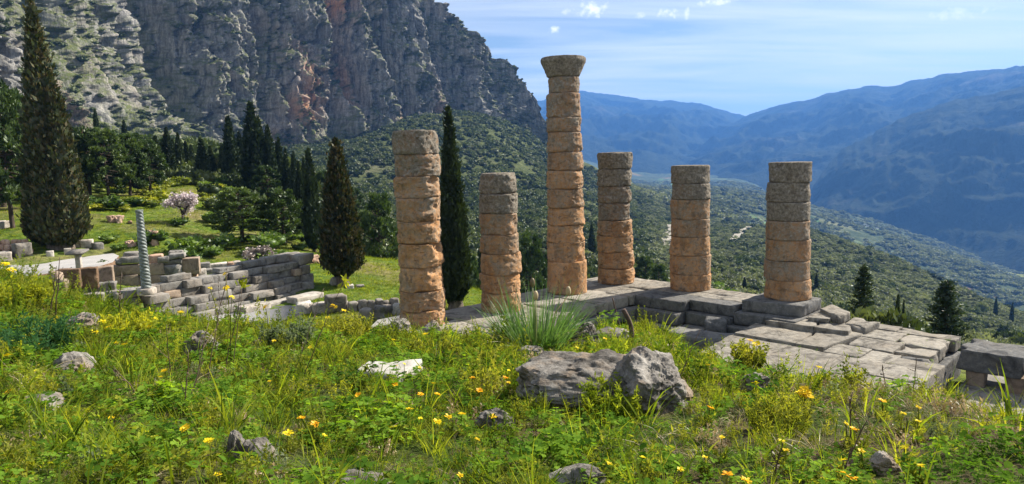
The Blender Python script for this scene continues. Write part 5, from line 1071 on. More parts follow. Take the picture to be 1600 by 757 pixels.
# iron stakes behind the boulder
def mat_iron():
    m = Mat("rusty_iron"); p = m.co("Object"); b = m.noise(p, 30.0, 5, 0.7)
    return m.principled(m.ramp(b, (0.3, (0.05, 0.035, 0.028)), (0.7, (0.15, 0.10, 0.075))), 0.8, m.bump(b, 0.5, 0.004), 0.3, 0.3)
M_IRON = mat_iron()
for nm, lab, (bx_, by_), (tx_, ty_), rad, bend, r in (("iron_stake", "bent rusty iron stake sticking up behind the big boulder", (985, 540), (974, 484), 0.028, 0.05, 6.9), ("iron_rod", "thin leaning rusty rod left of the iron stake", (972, 524), (957, 466), 0.010, 0.0, 8.0)):
    r = ground_r(bx_, by_, r); A_, Bb = at_r(bx_, by_, r), at_r(tx_, ty_, r); s = np.linspace(0, 1, 10)[:, None]; path = A_ * (1 - s) + Bb * s; path[:, 0] += bend * np.sin(PI * s[:, 0]); path -= A_; path[0, 2] -= 0.15
    V, F = tube(path, rad, 10); mb = MB(); mb.add(V, F); tag(link(nm, mb.mesh(nm, M_IRON, True), None, A_), lab, "stake")

# ------------------------------------------------------------------ foreground bank: plants
def mat_plant(name, a, b_, c_, trans=0.5, tm=(1.7, 1.6, 0.45), gloss=0.0, hue=0.8):
    m = Mat(name); rd = m.rnd(); p = m.pos(); n = m.noise(p, 7.0, 3, 0.6); f = m.math('ADD', m.math('MULTIPLY', n, 0.7), m.math('MULTIPLY', rd, 0.3 * hue / 0.8))
    col = m.ramp(f, (0.32, a), (0.5, b_), (0.68, c_)); t = m.mix(1.0, col, tm, 'MULTIPLY'); return m.leaf(col, t, trans, gloss)
M_GRASS = mat_plant("green_grass", (0.04, 0.07, 0.011), (0.125, 0.18, 0.021), (0.28, 0.32, 0.048))
M_LIME = mat_plant("yellow_green_herb", (0.075, 0.10, 0.013), (0.18, 0.21, 0.025), (0.33, 0.34, 0.045))
M_CLOVER = mat_plant("clover_leaf", (0.035, 0.085, 0.012), (0.105, 0.20, 0.022), (0.22, 0.34, 0.042))
M_FEATH = mat_plant("feathery_leaf", (0.05, 0.07, 0.016), (0.135, 0.16, 0.03), (0.27, 0.275, 0.06))
M_BLUEG = mat_plant("blue_green_leaf", (0.04, 0.10, 0.04), (0.085, 0.175, 0.065), (0.16, 0.27, 0.11), tm=(1.1, 1.3, 0.8))
M_GREYG = mat_plant("grey_green_leaf", (0.08, 0.105, 0.055), (0.15, 0.18, 0.10), (0.26, 0.29, 0.18), tm=(1.2, 1.3, 0.8))
M_STRAW = mat_plant("dry_straw", (0.17, 0.12, 0.06), (0.32, 0.24, 0.13), (0.50, 0.40, 0.24), 0.3, (1.2, 1.1, 0.8), 0.04)
M_DEAD = mat_plant("dead_brown_stalk", (0.05, 0.033, 0.024), (0.10, 0.068, 0.048), (0.17, 0.12, 0.085), 0.0, (1, 1, 1), 0.02)
M_ASPH = mat_plant("asphodel_leaf", (0.04, 0.09, 0.022), (0.09, 0.17, 0.04), (0.14, 0.21, 0.06), 0.35, (1.2, 1.4, 0.7), 0.08)
M_PETAL = mat_plant("yellow_petal", (0.75, 0.52, 0.01), (0.85, 0.66, 0.015), (0.9, 0.78, 0.03), 0.35, (1, 1, 0.6), 0.02)
M_PETALO = mat_plant("orange_petal", (0.85, 0.40, 0.01), (0.9, 0.50, 0.015), (0.92, 0.58, 0.02), 0.35, (1, 1, 0.6), 0.02)
def strip(p, d, L, w, bend, rs, seg=4):
    """one blade: a tapering ribbon from p along d, drooping"""
    s = np.linspace(0, 1, seg + 1); d = d / np.linalg.norm(d); h = np.array([d[0], d[1], 0]); nh = np.linalg.norm(h); h = h / nh if nh > 1e-3 else np.array([1.0, 0, 0])
    ctr = p + np.outer(s * L, d) + np.outer(bend * L * s ** 2.2, h * 0.8 - np.array([0, 0, 0.75])); side = np.cross(d, np.array([0, 0, 1.0])); side = side / (np.linalg.norm(side) + 1e-6); a = rs.uniform(0, PI); up = np.cross(side, d); side = side * math.cos(a) + up * math.sin(a)
    ww = w * 0.5 * np.clip(1.05 - s ** 1.8, 0.06, 1) * np.minimum(1, 0.5 + 2.5 * s); V = np.empty((2 * (seg + 1), 3)); V[0::2] = ctr - side * ww[:, None]; V[1::2] = ctr + side * ww[:, None]
    i = np.arange(seg) * 2; return V, np.stack([i, i + 1, i + 3, i + 2], 1)
def tuft(seed, mat, n=16, L=(0.10, 0.26), w=0.005, spread=0.5, rad=0.05, bend=(0.1, 0.6), seg=4):
    rs = np.random.RandomState(seed); mb = MB()
    for k in range(n):
        th = rs.uniform(0, 2 * PI); rr = rad * math.sqrt(rs.uniform(0, 1)); d = np.array([math.cos(th) * spread * rs.uniform(0.1, 1), math.sin(th) * spread * rs.uniform(0.1, 1), 1.0])
        mb.add(*strip(np.array([rr * math.cos(th), rr * math.sin(th), -0.02]), d, rs.uniform(*L), w * rs.uniform(0.7, 1.4), rs.uniform(*bend), rs, seg))
    return mb.mesh("grass_tuft", mat)
def leaf_blade(c, d, up, L, W):
    """small folded oval leaf"""
    s = np.cross(d, up); s /= np.linalg.norm(s) + 1e-6; u = np.cross(s, d)
    V = np.array([c, c + d * L * 0.35 + s * W * 0.45 + u * W * 0.12, c + d * L * 0.8 + s * W * 0.42 + u * W * 0.12, c + d * L, c + d * L * 0.8 - s * W * 0.42 + u * W * 0.12, c + d * L * 0.35 - s * W * 0.45 + u * W * 0.12, c + d * L * 0.55])
    return V, np.array([[0, 1, 6, 5], [1, 2, 3, 6], [5, 6, 3, 4]])
def clover(seed, mat, n=16, H=(0.04, 0.13), rad=0.09, ls=(0.014, 0.024), leaflets=3):
    rs = np.random.RandomState(seed); mb = MB()
    for k in range(n):
        th = rs.uniform(0, 2 * PI); rr = rad * math.sqrt(rs.uniform(0, 1)); b = np.array([rr * 0.4 * math.cos(th), rr * 0.4 * math.sin(th), -0.01]); h = rs.uniform(*H); e = np.array([rr * math.cos(th), rr * math.sin(th), h])
        mb.add(*strip(b, e - b, np.linalg.norm(e - b), 0.0025, 0.0, rs, 2)); t0 = rs.uniform(0, 6.28); tl = rs.normal(size=3) * 0.3 + np.array([0, 0, 1.0]); tl /= np.linalg.norm(tl); L = rs.uniform(*ls)
        for j in range(leaflets):
            a = t0 + j * 2 * PI / leaflets; d = np.array([math.cos(a), math.sin(a), rs.uniform(-0.1, 0.45)]); d -= tl * (d @ tl) * 0.7; d /= np.linalg.norm(d); mb.add(*leaf_blade(e, d, tl, L, L * 0.85))
    return mb.mesh("clover_clump", mat)
def feathery(seed, mat, n=9, H=(0.08, 0.22), leaves=30, ls=0.028, lw=0.28, rad=0.06, spread=0.35):
    rs = np.random.RandomState(seed); mb = MB()
    for k in range(n):
        th = rs.uniform(0, 2 * PI); rr = rad * math.sqrt(rs.uniform(0, 1)); b = np.array([rr * math.cos(th), rr * math.sin(th), -0.02]); d = np.array([math.cos(th) * spread * rs.uniform(0, 1), math.sin(th) * spread * rs.uniform(0, 1), 1.0]); h = rs.uniform(*H)
        mb.add(*strip(b, d, h, 0.004, 0.15, rs, 3)); u = rs.uniform(0.15, 1.0, leaves); P = b + np.outer(u * h, d / np.linalg.norm(d)); D = rs.normal(size=(leaves, 3)) + np.array([0, 0, 0.5]); D /= np.linalg.norm(D, axis=1)[:, None]
        Vq, Fq = quads_at(P + D * ls * 0.5, D, ls, rs, lw, 0.15); mb.add(Vq, Fq)
    return mb.mesh("herb_clump", mat)
SRC = {"grass": [tuft(400 + k, M_GRASS) for k in range(4)] + [tuft(405 + k, M_LIME, 14, (0.08, 0.2)) for k in range(2)] + [tuft(408 + k, M_GRASS, 8, (0.14, 0.32), 0.010, 0.6) for k in range(2)],
       "clover": [clover(420 + k, M_CLOVER) for k in range(4)] + [clover(425, M_LIME, 18, (0.03, 0.09)), clover(426, M_CLOVER, 10, (0.05, 0.12), 0.09, (0.026, 0.04), 3), clover(427, M_CLOVER, 12, (0.05, 0.13), 0.10, (0.024, 0.036), 3), clover(428, M_CLOVER, 14, (0.04, 0.10), 0.10, (0.03, 0.045), 1)],
       "feathery": [feathery(430 + k, M_FEATH) for k in range(3)] + [feathery(434 + k, M_LIME, 8, (0.08, 0.2), 26, 0.022, 0.5) for k in range(2)] + [feathery(437, M_GREYG, 8, (0.06, 0.15), 30, 0.02, 0.45)],
       "straw": [tuft(440 + k, M_STRAW, 18, (0.08, 0.24), 0.003, 1.3, 0.08, (0.2, 1.0)) for k in range(3)] + [tuft(446 + k, M_DEAD, 12, (0.05, 0.2), 0.0035, 2.0, 0.08, (0.0, 0.8)) for k in range(2)] + [feathery(448, M_STRAW, 8, (0.05, 0.12), 22, 0.02, 0.4)]}
def bank_points(n, r0, r1, seed, px0=-150, px1=1750):
    rs = np.random.RandomState(seed); a0, a1 = math.atan((px0 - 800) / FPX), math.atan((px1 - 800) / FPX); az = rs.uniform(a0, a1, n); r = np.sqrt(r0 ** 2 + rs.uniform(0, 1, n) * (r1 ** 2 - r0 ** 2)); x, y = r * np.sin(az), r * np.cos(az)
    return np.stack([x, y, terrain_z(x, y)], 1), r, az, rs
def keep_off(P):
    """clear of stones, slab and platform"""
    ok = np.ones(len(P), bool)
    for o in COL.objects:
        if o.type == 'MESH' and o.name.split('.')[0] in ("rock", "marble_slab", "boulder_half"):
            ol = np.array(o.location) + (np.array(o.parent.location) if o.parent else 0)
            bb = np.array([list(v) for v in o.bound_box]); dx = (bb[:, 0].max() - bb[:, 0].min()) / 2; dy = (bb[:, 1].max() - bb[:, 1].min()) / 2; q = P[:, :2] - ol[:2]; c, s = math.cos(-o.rotation_euler[2]), math.sin(-o.rotation_euler[2])
            a = q[:, 0] * c - q[:, 1] * s; b = q[:, 0] * s + q[:, 1] * c; ok &= ((a / (dx * 0.85)) ** 2 + (b / (dy * 0.85)) ** 2) > 1.0
    return ok
def fld(P, s, seed): return fbm(np.stack([P[:, 0] / s, P[:, 1] / s, 0 * P[:, 0] + seed], 1), 3)
def put(name, key, n, r0, r1, seed, weight, smin, smax, label, cat):
    P, r, az, rs = bank_points(n, r0, r1, seed); ok = keep_off(P) & (rs.uniform(0, 1, n) < weight(P, r, az))
    # nothing grows on the temple floor
    d = P[:, :2] - TO; a = d @ E1; b = d @ E2; ok &= ~((b > 2.4) & (b < 15) & (a < 8.6) & (P[:, 2] < 1.0) & ((a < 1.6) | (b > 8.2))) & ~((b > -1.8) & (b < 2.7) & (a > -1.6) & (a < 13.7))
    P = P[ok]; m = len(P); s = rs.uniform(smin, smax, m) * (0.85 + 0.03 * r[ok]) * np.clip(0.85 + 1.5 * fld(P, 0.55, seed), 0.5, 1.9); S = np.stack([s, s, s * rs.uniform(0.75, 1.25, m)], 1); rot = np.stack([rs.normal(size=m) * 0.15, rs.normal(size=m) * 0.15, rs.uniform(0, 6.28, m)], 1)
    gn_scatter(name, SRC[key], P, rot, S, rs.randint(0, len(SRC[key]), m), label, cat)
right = lambda az: smooth(0.12, 0.45, az)
put("grass", "grass", 26000, 1.7, 16, 501, lambda P, r, az: np.clip(0.55 + 0.9 * fld(P, 0.8, 1) - 0.35 * right(az) * (r < 6), 0.10, 1), 0.4, 1.1, "green grass blades covering the foreground bank", "grass")
put("clover", "clover", 24000, 1.7, 13, 502, lambda P, r, az: np.clip(0.65 + 1.3 * fld(P, 0.7, 2) - 0.85 * right(az) * smooth(3.0, 3.5, r), 0.02, 1), 0.4, 0.95, "bright green clover leaves covering the foreground bank", "clover")
put("feathery_herbs", "feathery", 20000, 2.0, 17, 503, lambda P, r, az: np.clip(0.35 + 1.1 * fld(P, 1.0, 3) + 0.3 * smooth(5, 8, r), 0.05, 1), 0.35, 0.85, "fine leaved yellow green herbs on the foreground bank", "herbs")
put("dry_grass", "straw", 24000, 1.7, 17, 504, lambda P, r, az: np.clip(0.3 + 1.3 * fld(P, 0.9, 4) + 0.9 * right(az) * smooth(2.9, 3.4, r), 0.03, 1), 0.4, 0.9, "straw coloured dry grass on the foreground bank", "dry grass")
SRC["tall"] = [feathery(460 + k, M_FEATH if k < 2 else M_GRASS, 7, (0.16, 0.34), 40, 0.03, 0.3, 0.07, 0.3) for k in range(4)] + [tuft(465 + k, M_GRASS, 10, (0.22, 0.42), 0.009, 0.5, 0.06, (0.05, 0.5), 5) for k in range(2)] + [clover(467, M_CLOVER, 22, (0.08, 0.22), 0.12, (0.02, 0.034), 3)]
put("tall_weeds", "tall", 1700, 2.4, 13, 506, lambda P, r, az: np.clip(0.45 + 1.6 * fld(P, 1.1, 6) - 0.3 * right(az), 0.02, 1), 0.6, 1.05, "taller green weeds standing out of the foreground grass", "weeds")
# weeds in the joints of the lower paving
_jr = random.Random(8); JP = []
for k in range(90):
    if k % 2: a_, b_ = _jr.choice([3.7, 5.2, 2.35, 1.0, -0.35]) + _jr.uniform(-0.03, 0.03), _jr.uniform(8.6, 14.5)
    else: a_, b_ = _jr.uniform(-0.9, 6.5), _jr.choice([10.3, 12.1, 13.6, 11.5, 12.9, 14.4]) + _jr.uniform(-0.03, 0.03)
    JP.append((*tf(a_, b_), -0.56))
rs = np.random.RandomState(4); finish("joint_weeds", SRC["grass"][:4] + SRC["straw"][:2] + SRC["clover"][:2], np.array(JP), rs, 0.35, 1.0, "small weeds growing in the joints of the paving", "weeds", 0.8)
# mid-distance meadow grass
P, rs = scatter_terrain(30000, -150, 800, 27, 100, 505, None, 1.4)
d = P[:, :2] - TO; a = d @ E1; b = d @ E2; ok = ~((b > -1.9) & (b < 3.2) & (a > -1.8) & (a < 13.9)); q = P[:, :2] - WL; ws, wo = q @ WD, q @ WN; ok &= ~((ws > -1) & (ws < 10.4) & (wo > -1.2) & (wo < 2.4))
pu = np.array(pl)
def inside(pts, poly):
    x, y = pts[:, 0], pts[:, 1]; r_ = np.zeros(len(pts), bool); j = len(poly) - 1
    for i in range(len(poly)):
        c_ = ((poly[i][1] > y) != (poly[j][1] > y)) & (x < (poly[j][0] - poly[i][0]) * (y - poly[i][1]) / (poly[j][1] - poly[i][1] + 1e-12) + poly[i][0]); r_ ^= c_; j = i
    return r_
ok &= ~inside(P[:, :2], pu) & ~inside(P[:, :2], [at_z(x, y, -1.68)[:2] for x, y in ((300, 500), (372, 487), (452, 470), (475, 488), (430, 506), (330, 516))])
P = P[ok]; P[:, 2] -= 0.02; MT = [tuft(450 + k, M_GRASS if k < 3 else M_LIME, 18, (0.10, 0.26), 0.016, 0.7, 0.16, (0.1, 0.6), 2) for k in range(5)]
finish("meadow_grass", MT, P, rs, 0.8, 1.7, "short green grass on the meadow left of the temple", "grass", 0.8)

# single plants --------------------------------------------------------------
def on_bank(px, py, r): r = ground_r(px, py, r); return at_r(px, py, r)
# the tall clump in front of the second column
B = on_bank(838, 548, 8.2); m_ = scale_at(B); rs = np.random.RandomState(77); mb = MB()
for k in range(520):
    th = rs.uniform(0, 2 * PI); rr = 0.26 * math.sqrt(rs.uniform(0, 1)); sp = rs.uniform(0.02, 0.85); mb.add(*strip(np.array([rr * math.cos(th), rr * math.sin(th), -0.05]), np.array([math.cos(th) * sp, math.sin(th) * sp, 1.0]), rs.uniform(0.6, 1.0) ** 1.0 * rs.uniform(0.7, 1.0) * 142 * m_, rs.uniform(0.008, 0.017), rs.uniform(0.0, 1.0) ** 3 * 0.6, rs, 7))
clump = tag(empty("asphodel_clump", B), "big clump of long narrow green leaves in front of the second column", "plant"); link("leaf_blades", mb.mesh("leaf_blades", M_ASPH), clump)
mb = MB()
for k in range(34):
    th = rs.uniform(0, 2 * PI); sp = rs.uniform(0.3, 0.9); mb.add(*strip(np.array([0.15 * math.cos(th), 0.15 * math.sin(th), -0.05]), np.array([math.cos(th) * sp, math.sin(th) * sp, 1.0]), rs.uniform(0.7, 1.0) * 105 * m_, 0.006, rs.uniform(0.4, 0.9), rs, 8))
link("dry_leaves", mb.mesh("dry_leaves", M_STRAW), clump)
for (px, py) in ((832, 442), (837, 462), (888, 455)):
    e = at_r(px, py, np.hypot(B[0], B[1])) - B; mb = MB(); V, F = tube([(e[0] * 0.2, e[1] * 0.2, 0), e * 0.6 + np.array([0, 0, 0.03]), e - np.array([0, 0, 0.05])], [0.006, 0.005, 0.004], 6); mb.add(V, F)
    T, TH = np.meshgrid(np.linspace(0.05, PI - 0.05, 9), np.linspace(0, 2 * PI, 12, endpoint=False), indexing='ij'); V = np.stack([np.sin(T) * np.cos(TH) * 0.028, np.sin(T) * np.sin(TH) * 0.028, -np.cos(T) * 0.052], -1) + e; mb.add(V.reshape(-1, 3), grid_faces(12, 9, True)); link("bud_stalk", mb.mesh("bud_stalk", M_STRAW, True), clump)
# flowers on stems
def flower_mesh(seed, n=13, R=0.022, mat=None):
    rs = np.random.RandomState(seed); mb = MB()
    for k in range(n):
        a = 2 * PI * k / n + rs.uniform(-0.1, 0.1); d = np.array([math.cos(a), math.sin(a), rs.uniform(0.0, 0.5)]); d /= np.linalg.norm(d); mb.add(*leaf_blade(d * R * 0.25, d, np.array([0, 0, 1.0]), R * rs.uniform(0.75, 1.05), R * 0.5))
    for k in range(n // 2):
        a = rs.uniform(0, 6.28); d = np.array([math.cos(a), math.sin(a), 0.9]); d /= np.linalg.norm(d); mb.add(*leaf_blade(d * R * 0.05, d, np.array([0, 0, 1.0]), R * 0.6, R * 0.35))
    return mb.mesh("flower_head", mat)
def cluster_mesh(seed, n=26, R=0.03, mat=None):
    rs = np.random.RandomState(seed); mb = MB(); q = rs.normal(size=(n, 3)); q /= np.linalg.norm(q, axis=1)[:, None]; q[:, 2] = np.abs(q[:, 2]) * 0.8
    for k in range(n):
        c = q[k] * R * rs.uniform(0.5, 1.0)
        for j in range(4):
            a = j * PI / 2 + rs.uniform(0, 1); d = np.array([math.cos(a), math.sin(a), 0.3]); mb.add(*leaf_blade(c, d / np.linalg.norm(d), np.array([0, 0, 1.0]), R * 0.33, R * 0.28))
    return mb.mesh("flower_head", mat)
FLY = [flower_mesh(600 + k, mat=M_PETAL) for k in range(3)]; FLO = [flower_mesh(610 + k, 14, 0.020, M_PETALO) for k in range(3)]; CLU = [cluster_mesh(620 + k, mat=M_PETAL) for k in range(3)]
LEAFS = [feathery(630 + k, M_FEATH, 4, (0.05, 0.11), 22, 0.03, 0.3, 0.02) for k in range(3)]
def stem_plant(name, label, cat, px, py, r, hpx, heads, size=1.0, stem=0.0028, mat=M_FEATH, leaves=True, group=None, lean=0.0, leafy_to=0.0):
    """plant whose head is at photo place (px, py): the foot lies hpx lower"""
    hpx = hpx + (14 if r < 6 else 8); B = on_bank(px + lean, py + hpx, r); rr = np.hypot(B[0], B[1]); e = at_r(px, py, rr) - B; o = tag(empty(name, B, 0), label, cat, group); s = np.linspace(0, 1, 6)[:, None]
    path = s * e + np.sin(PI * s) * np.array([[0.02 * math.sin(px), 0.02, 0]]) * (np.linalg.norm(e) / 0.25); path[0, 2] -= 0.04; mb = MB(); V, F = tube(path, stem * (1.25 - 0.5 * s[:, 0]), 5); mb.add(V, F)
    tips = [e]
    for k in range(heads[1] - 1):
        rs = np.random.RandomState(int(px) * 3 + k); t = rs.uniform(0.4, 0.8); p0 = e * t; tip = e * rs.uniform(0.78, 0.98) + rs.normal(size=3) * np.array([0.10, 0.06, 0.02]) * np.linalg.norm(e); V, F = tube([p0, (p0 + tip) / 2 + np.array([0, 0, -0.01]), tip], stem * 0.7, 4); mb.add(V, F); tips.append(tip)
    link("stem", mb.mesh("stem", mat, True), o)
    for k, t in enumerate(tips): link("flower_head", heads[0][(int(px) + k) % 3], o, t, (0.25 * math.sin(px + k), -0.3 + 0.25 * math.cos(py + k), px + k), size)
    if leaves: link("leaves", LEAFS[int(px) % 3], o, (0, 0, 0), (0, 0, px), 1.0)
    return o
YELLOW = [(88, 499, 10, 22), (45, 527, 8, 20), (258, 580, 5.4, 24), (290, 670, 3.9, 26), (327, 690, 3.7, 26), (283, 488, 9.5, 16), (241, 500, 9.5, 18), (160, 503, 10, 18), (178, 485, 10.5, 22), (193, 500, 10, 20), (206, 488, 10.4, 22), (186, 494, 10.2, 18), (170, 512, 9, 16), (214, 497, 10, 16), (148, 520, 8.6, 18), (232, 512, 9, 14), (512, 497, 9.4, 18), (537, 486, 9.6, 24),
          (666, 523, 8.4, 20), (1105, 571, 5.7, 14), (1182, 538, 7.2, 18), (1280, 575, 5.6, 18), (1180, 600, 4.9, 24), (700, 652, 4.2, 16), (683, 660, 4.1, 20), (722, 648, 4.3, 16), (770, 652, 4.2, 14), (450, 678, 3.9, 20), (865, 600, 4.9, 14), (12, 556, 6.5, 18), (62, 540, 7.2, 16), (945, 530, 7.0, 20), (1160, 548, 7, 20), (640, 640, 4.3, 18)]
ORANGE = [(617, 601, 4.9, 22), (657, 617, 4.7, 20), (683, 617, 4.7, 14), (738, 591, 5.2, 14), (749, 611, 4.9, 20), (790, 591, 5.2, 14), (471, 654, 4.2, 20), (492, 663, 4.0, 18), (13, 613, 4.8, 14), (1172, 533, 7.6, 26), (1378, 627, 4.5, 16), (1330, 747, 3.0, 18), (1318, 740, 3.1, 16), (1137, 742, 3.0, 22), (1165, 752, 2.95, 18), (1110, 638, 4.3, 14), (1334, 672, 3.9, 18), (560, 618, 4.7, 16)]
_fr = random.Random(91)
for k in range(46):
    yy = _fr.uniform(520, 745); YELLOW.append((_fr.uniform(10, 1590) if yy > 600 else _fr.uniform(10, 1080), yy, 10 - 7.2 * min(1, (yy - 505) / 230) ** 0.6, _fr.uniform(14, 24)))
for i, (px, py, r, hp) in enumerate(YELLOW):
    stem_plant("yellow_wildflower", "yellow daisy-like wildflower on a thin stem in the foreground grass", "flower", px, py, r, hp, (FLY, 1), (1.0 + 0.5 * (r > 7)) * (1.0 if i < 34 else 0.62), group="yellow wildflowers in the foreground")
for i, (px, py, r, hp) in enumerate(ORANGE):
    stem_plant("orange_wildflower", "small orange wildflower on a short stem in the foreground grass", "flower", px, py, r, hp, (FLO, 1), 1.0 + 0.3 * (r > 6), group="orange wildflowers in the foreground")
for px, py, r, hp, nh, lab, sz in ((352, 430, 8.0, 130, 2, "tall yellow mustard flower, highest against the stepped wall", 0.9), (415, 481, 8.0, 60, 1, "tall yellow flower head just right below the stepped wall", 1.0), (1257, 613, 4.8, 34, 3, "dense bright yellow flower cluster right of the boulder", 1.1), (362, 466, 8.0, 100, 1, "small yellow flower on a stalk below the highest mustard flower", 0.8), (282, 490, 8.4, 60, 1, "yellow flower head on a stalk at the foot of the stepped wall", 1.0), (8, 415, 9.0, 90, 2, "yellow flower head at the left edge above the grass", 1.3), (328, 452, 8.1, 110, 1, "small yellow flower left of the highest mustard flower", 0.7), (520, 478, 9.0, 34, 3, "yellow flowering tuft left of the first column's foot", 1.0)):
    stem_plant("mustard_plant", lab, "flower", px, py, r, hp, (CLU, nh), sz, 0.0035, M_FEATH, True, "tall yellow flowering stalks")
# dead stalks
def stalk(label, foot, tip, r, branches, seed, rad=0.004, mat=M_DEAD, leafy=False):
    B = on_bank(*foot, r); e = at_r(*tip, np.hypot(B[0], B[1]) * 0.99) - B; rs = np.random.RandomState(seed); L = np.linalg.norm(e); o = tag(empty("dry_stalk", B), label, "dry stalk", "bare dry stalks in the foreground"); s = np.linspace(0, 1, 8)[:, None]
    w = np.cumsum(rs.normal(size=(8, 3)), 0) * 0.012 * L; path = s * e + (w - w[0]); path[0, 2] -= 0.05; mb = MB(); V, F = tube(path, rad * (1.2 - 0.7 * s[:, 0]), 6); mb.add(V, F); link("stem", mb.mesh("stem", mat, True), o)
    for k in range(branches):
        t = rs.uniform(0.25, 0.85); p = np.array([np.interp(t, s[:, 0], path[:, j]) for j in range(3)]); d = e / L + rs.normal(size=3) * 0.5; d[2] = abs(d[2]); q = p + d / np.linalg.norm(d) * L * rs.uniform(0.12, 0.35); mb = MB(); V, F = tube([p, (p + q) / 2 + rs.normal(size=3) * 0.01, q], [rad * 0.6, rad * 0.45, rad * 0.25], 5); mb.add(V, F)
        n_ = 5; u = np.linspace(0.4, 1, n_); D = rs.normal(size=(n_, 3)); Vq, Fq = quads_at(p + np.outer(u, q - p), D, 0.016, rs, 0.6, 0.2); mb.add(Vq, Fq); link("twig", mb.mesh("twig", mat), o)
    if leafy:
        Vq, Fq = quads_at(path[-1] + rs.normal(size=(16, 3)) * 0.022, rs.normal(size=(16, 3)) + np.array([0, 0, 1]), 0.05, rs, 0.5, 0.3); mb = MB(); mb.add(Vq, Fq); link("leaf_tip", mb.mesh("leaf_tip", M_LIME), o)
for i, (foot, tip, r, nb, lab, lf) in enumerate((((296, 640), (318, 505), 4.6, 5, "dark bare stalk with twigs leaning right, left foreground", False), ((270, 600), (262, 500), 5.4, 3, "thin dark stalk, left of the leaning stalks in the left foreground", False), ((284, 650), (296, 545), 4.4, 3, "short dark stalk among the leaning stalks, left foreground", False), ((322, 600), (352, 440), 5.4, 5, "tallest dark stalk crossing the stepped wall", False), ((352, 585), (392, 440), 5.6, 2, "long straight stalk with green tip crossing the stepped wall's right end", True), ((362, 580), (384, 448), 5.6, 0, "thin straight stalk close beside the green tipped one", False), ((455, 590), (505, 450), 5.8, 3, "dark stalk leaning right before the meadow cypress", False), ((470, 600), (542, 440), 5.8, 1, "leaning stalk with green leafy tip below the meadow cypress", True),
                                                     ((185, 520), (192, 425), 9.5, 6, "brown seed spike rising before the earth wall", False), ((84, 510), (92, 398), 9.5, 4, "tall brown seed spike before the information stand", False), ((76, 512), (82, 412), 9.6, 3, "brown seed spike left of the tall one before the information stand", False), ((1308, 757), (1352, 655), 3.0, 5, "dark branching dry stalk at the bottom edge right of centre", False), ((1325, 700), (1333, 610), 3.9, 3, "thin dry stalk behind the branching one on the right", False), ((1205, 757), (1222, 690), 3.0, 2, "short dark stalk at the bottom right foreground", False), ((1428, 610), (1432, 556), 5.8, 1, "thin upright stalk in front of the broken paving", False), ((1384, 600), (1378, 570), 5.8, 2, "short forked stalk in front of the paving", False), ((1050, 610), (1092, 520), 5.2, 3, "thin dark twig rising from behind the boulder", False), ((232, 640), (178, 570), 4.5, 4, "bent dead twig in the left foreground", False))):
    stalk(lab, foot, tip, r, nb, 700 + i, 0.0035 if r < 6 else 0.006, leafy=lf)
# low cushions
def cushion(label, name, px, py, r, wpx, hpx, seed, mat, n=60, leaves=34, ls=0.03, lw=0.3):
    B = on_bank(px, py, r); m = scale_at(B); me = feathery(seed, mat, n, (0.35, 1.0), leaves, ls / (hpx * m), lw, 0.55 * wpx / hpx * 0.5, 0.55); o = link(name, me, None, B, None, hpx * m); tag(o, label, "bush", "low bushes in the foreground"); return o
cushion("blue green feathery cushion at the left edge", "feathery_bush", 40, 560, 7.2, 210, 66, 801, M_BLUEG, 150, 44, 0.05, 0.2)
cushion("fine leaved green bush growing in front of the boulder", "feathery_bush", 955, 652, 4.3, 130, 62, 802, M_GRASS, 80, 40, 0.035, 0.28)
cushion("dark fine leaved bush below the yellow flower cluster", "feathery_bush", 1215, 676, 4.0, 130, 60, 803, M_FEATH, 80, 40, 0.03, 0.22)
cushion("grey green bush left of the marble slab's upper edge", "feathery_bush", 450, 545, 8.0, 110, 46, 804, M_GREYG, 70, 40, 0.05, 0.4)
cushion("yellow green bush among the yellow flowers at the upper left", "feathery_bush", 195, 528, 9.0, 120, 40, 805, M_LIME, 80, 34, 0.05, 0.4)
cushion("green bush at the foot of the first column", "feathery_bush", 680, 562, 7.2, 120, 40, 806, M_FEATH, 70, 36, 0.04, 0.3)
cushion("green leafy bush with an orange flower before the lower paving", "feathery_bush", 1172, 575, 6.4, 76, 42, 807, M_FEATH, 50, 34, 0.035, 0.45)
cushion("yellow green bush left below the first column", "feathery_bush", 545, 532, 8.6, 110, 42, 808, M_FEATH, 70, 36, 0.045, 0.35)
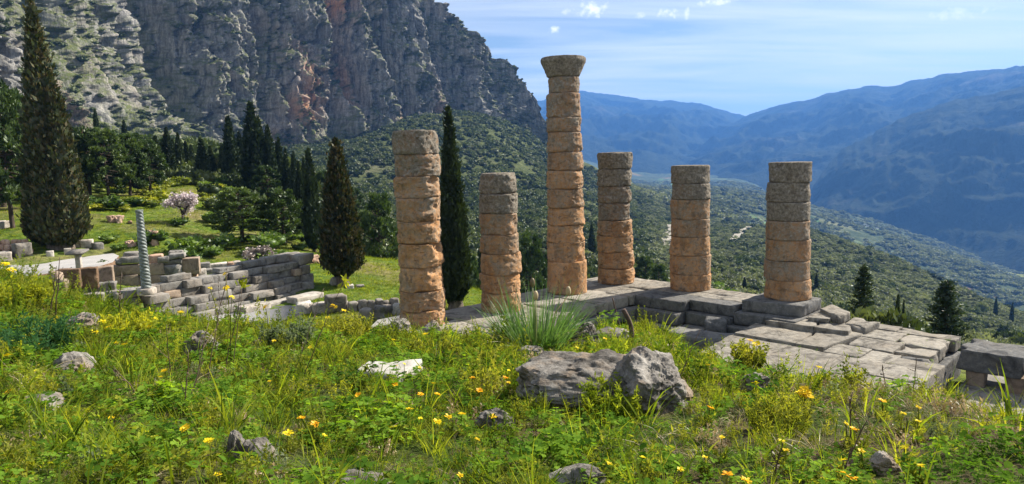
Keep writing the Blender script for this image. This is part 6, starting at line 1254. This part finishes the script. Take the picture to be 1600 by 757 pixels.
cushion("pale green bush at the far left before the plaza", "feathery_bush", 30, 478, 12.0, 150, 44, 809, M_LIME, 90, 34, 0.06, 0.35)
cushion("dark green bush at the upper left beside the reddish rock", "feathery_bush", 240, 530, 8.6, 80, 34, 810, M_GRASS, 60, 34, 0.045, 0.4)
# ------------------------------------------------------------------ roads and tracks drawn over the terrain
from mathutils.bvhtree import BVHTree
def mat_road():
    m = Mat("pale_track"); p = m.pos(); b = m.noise(p, 0.3, 4); return m.principled(m.ramp(b, (0.3, (0.22, 0.20, 0.165)), (0.7, (0.34, 0.31, 0.26))), 1.0, None, 0.1)
M_ROAD = mat_road()
def march(px, py, r0, r1, n=900):
    rr = np.exp(np.linspace(math.log(r0), math.log(r1), n)); P = at_r(np.full(n, float(px)), np.full(n, float(py)), rr); g = P[:, 2] - terrain_z(P[:, 0], P[:, 1]); k = np.where(g <= 0)[0]
    return P[k[0]] if len(k) else None
def ribbon(name, pts, width, lift):
    pts = np.asarray(pts, float); t = np.gradient(pts[:, :2], axis=0); t /= np.linalg.norm(t, axis=1)[:, None] + 1e-9; s = np.stack([-t[:, 1], t[:, 0]], 1) * width / 2
    V = []
    for p, q in zip(pts, s):
        for k in (-1, 1): V.append((p[0] + k * q[0], p[1] + k * q[1], p[2] + lift))
    a = np.arange(len(pts) - 1) * 2; tag(link(name, new_mesh(name, V, np.stack([a, a + 1, a + 3, a + 2], 1), M_ROAD)), kind="structure")
for path, r0, r1, w, lift in (([(984, 402), (996, 396), (1008, 392), (1020, 390)], 120, 900, 6.0, 1.2), ([(1040, 388), (1041, 376), (1044, 366), (1043, 354)], 150, 1000, 6.0, 1.6), ([(1146, 378), (1152, 370), (1160, 363), (1170, 357)], 150, 1100, 5.0, 1.6), ([(1470, 500), (1477, 492), (1483, 485), (1488, 478)], 100, 900, 3.5, 1.2)):
    W_ = [march(x, y, r0, r1) for x, y in path]; W_ = [p for p in W_ if p is not None]
    if len(W_) > 1:
        W_ = resample(np.array(W_), 24); W_[:, 2] = terrain_z(W_[:, 0], W_[:, 1]); ribbon("road", W_, w, lift)
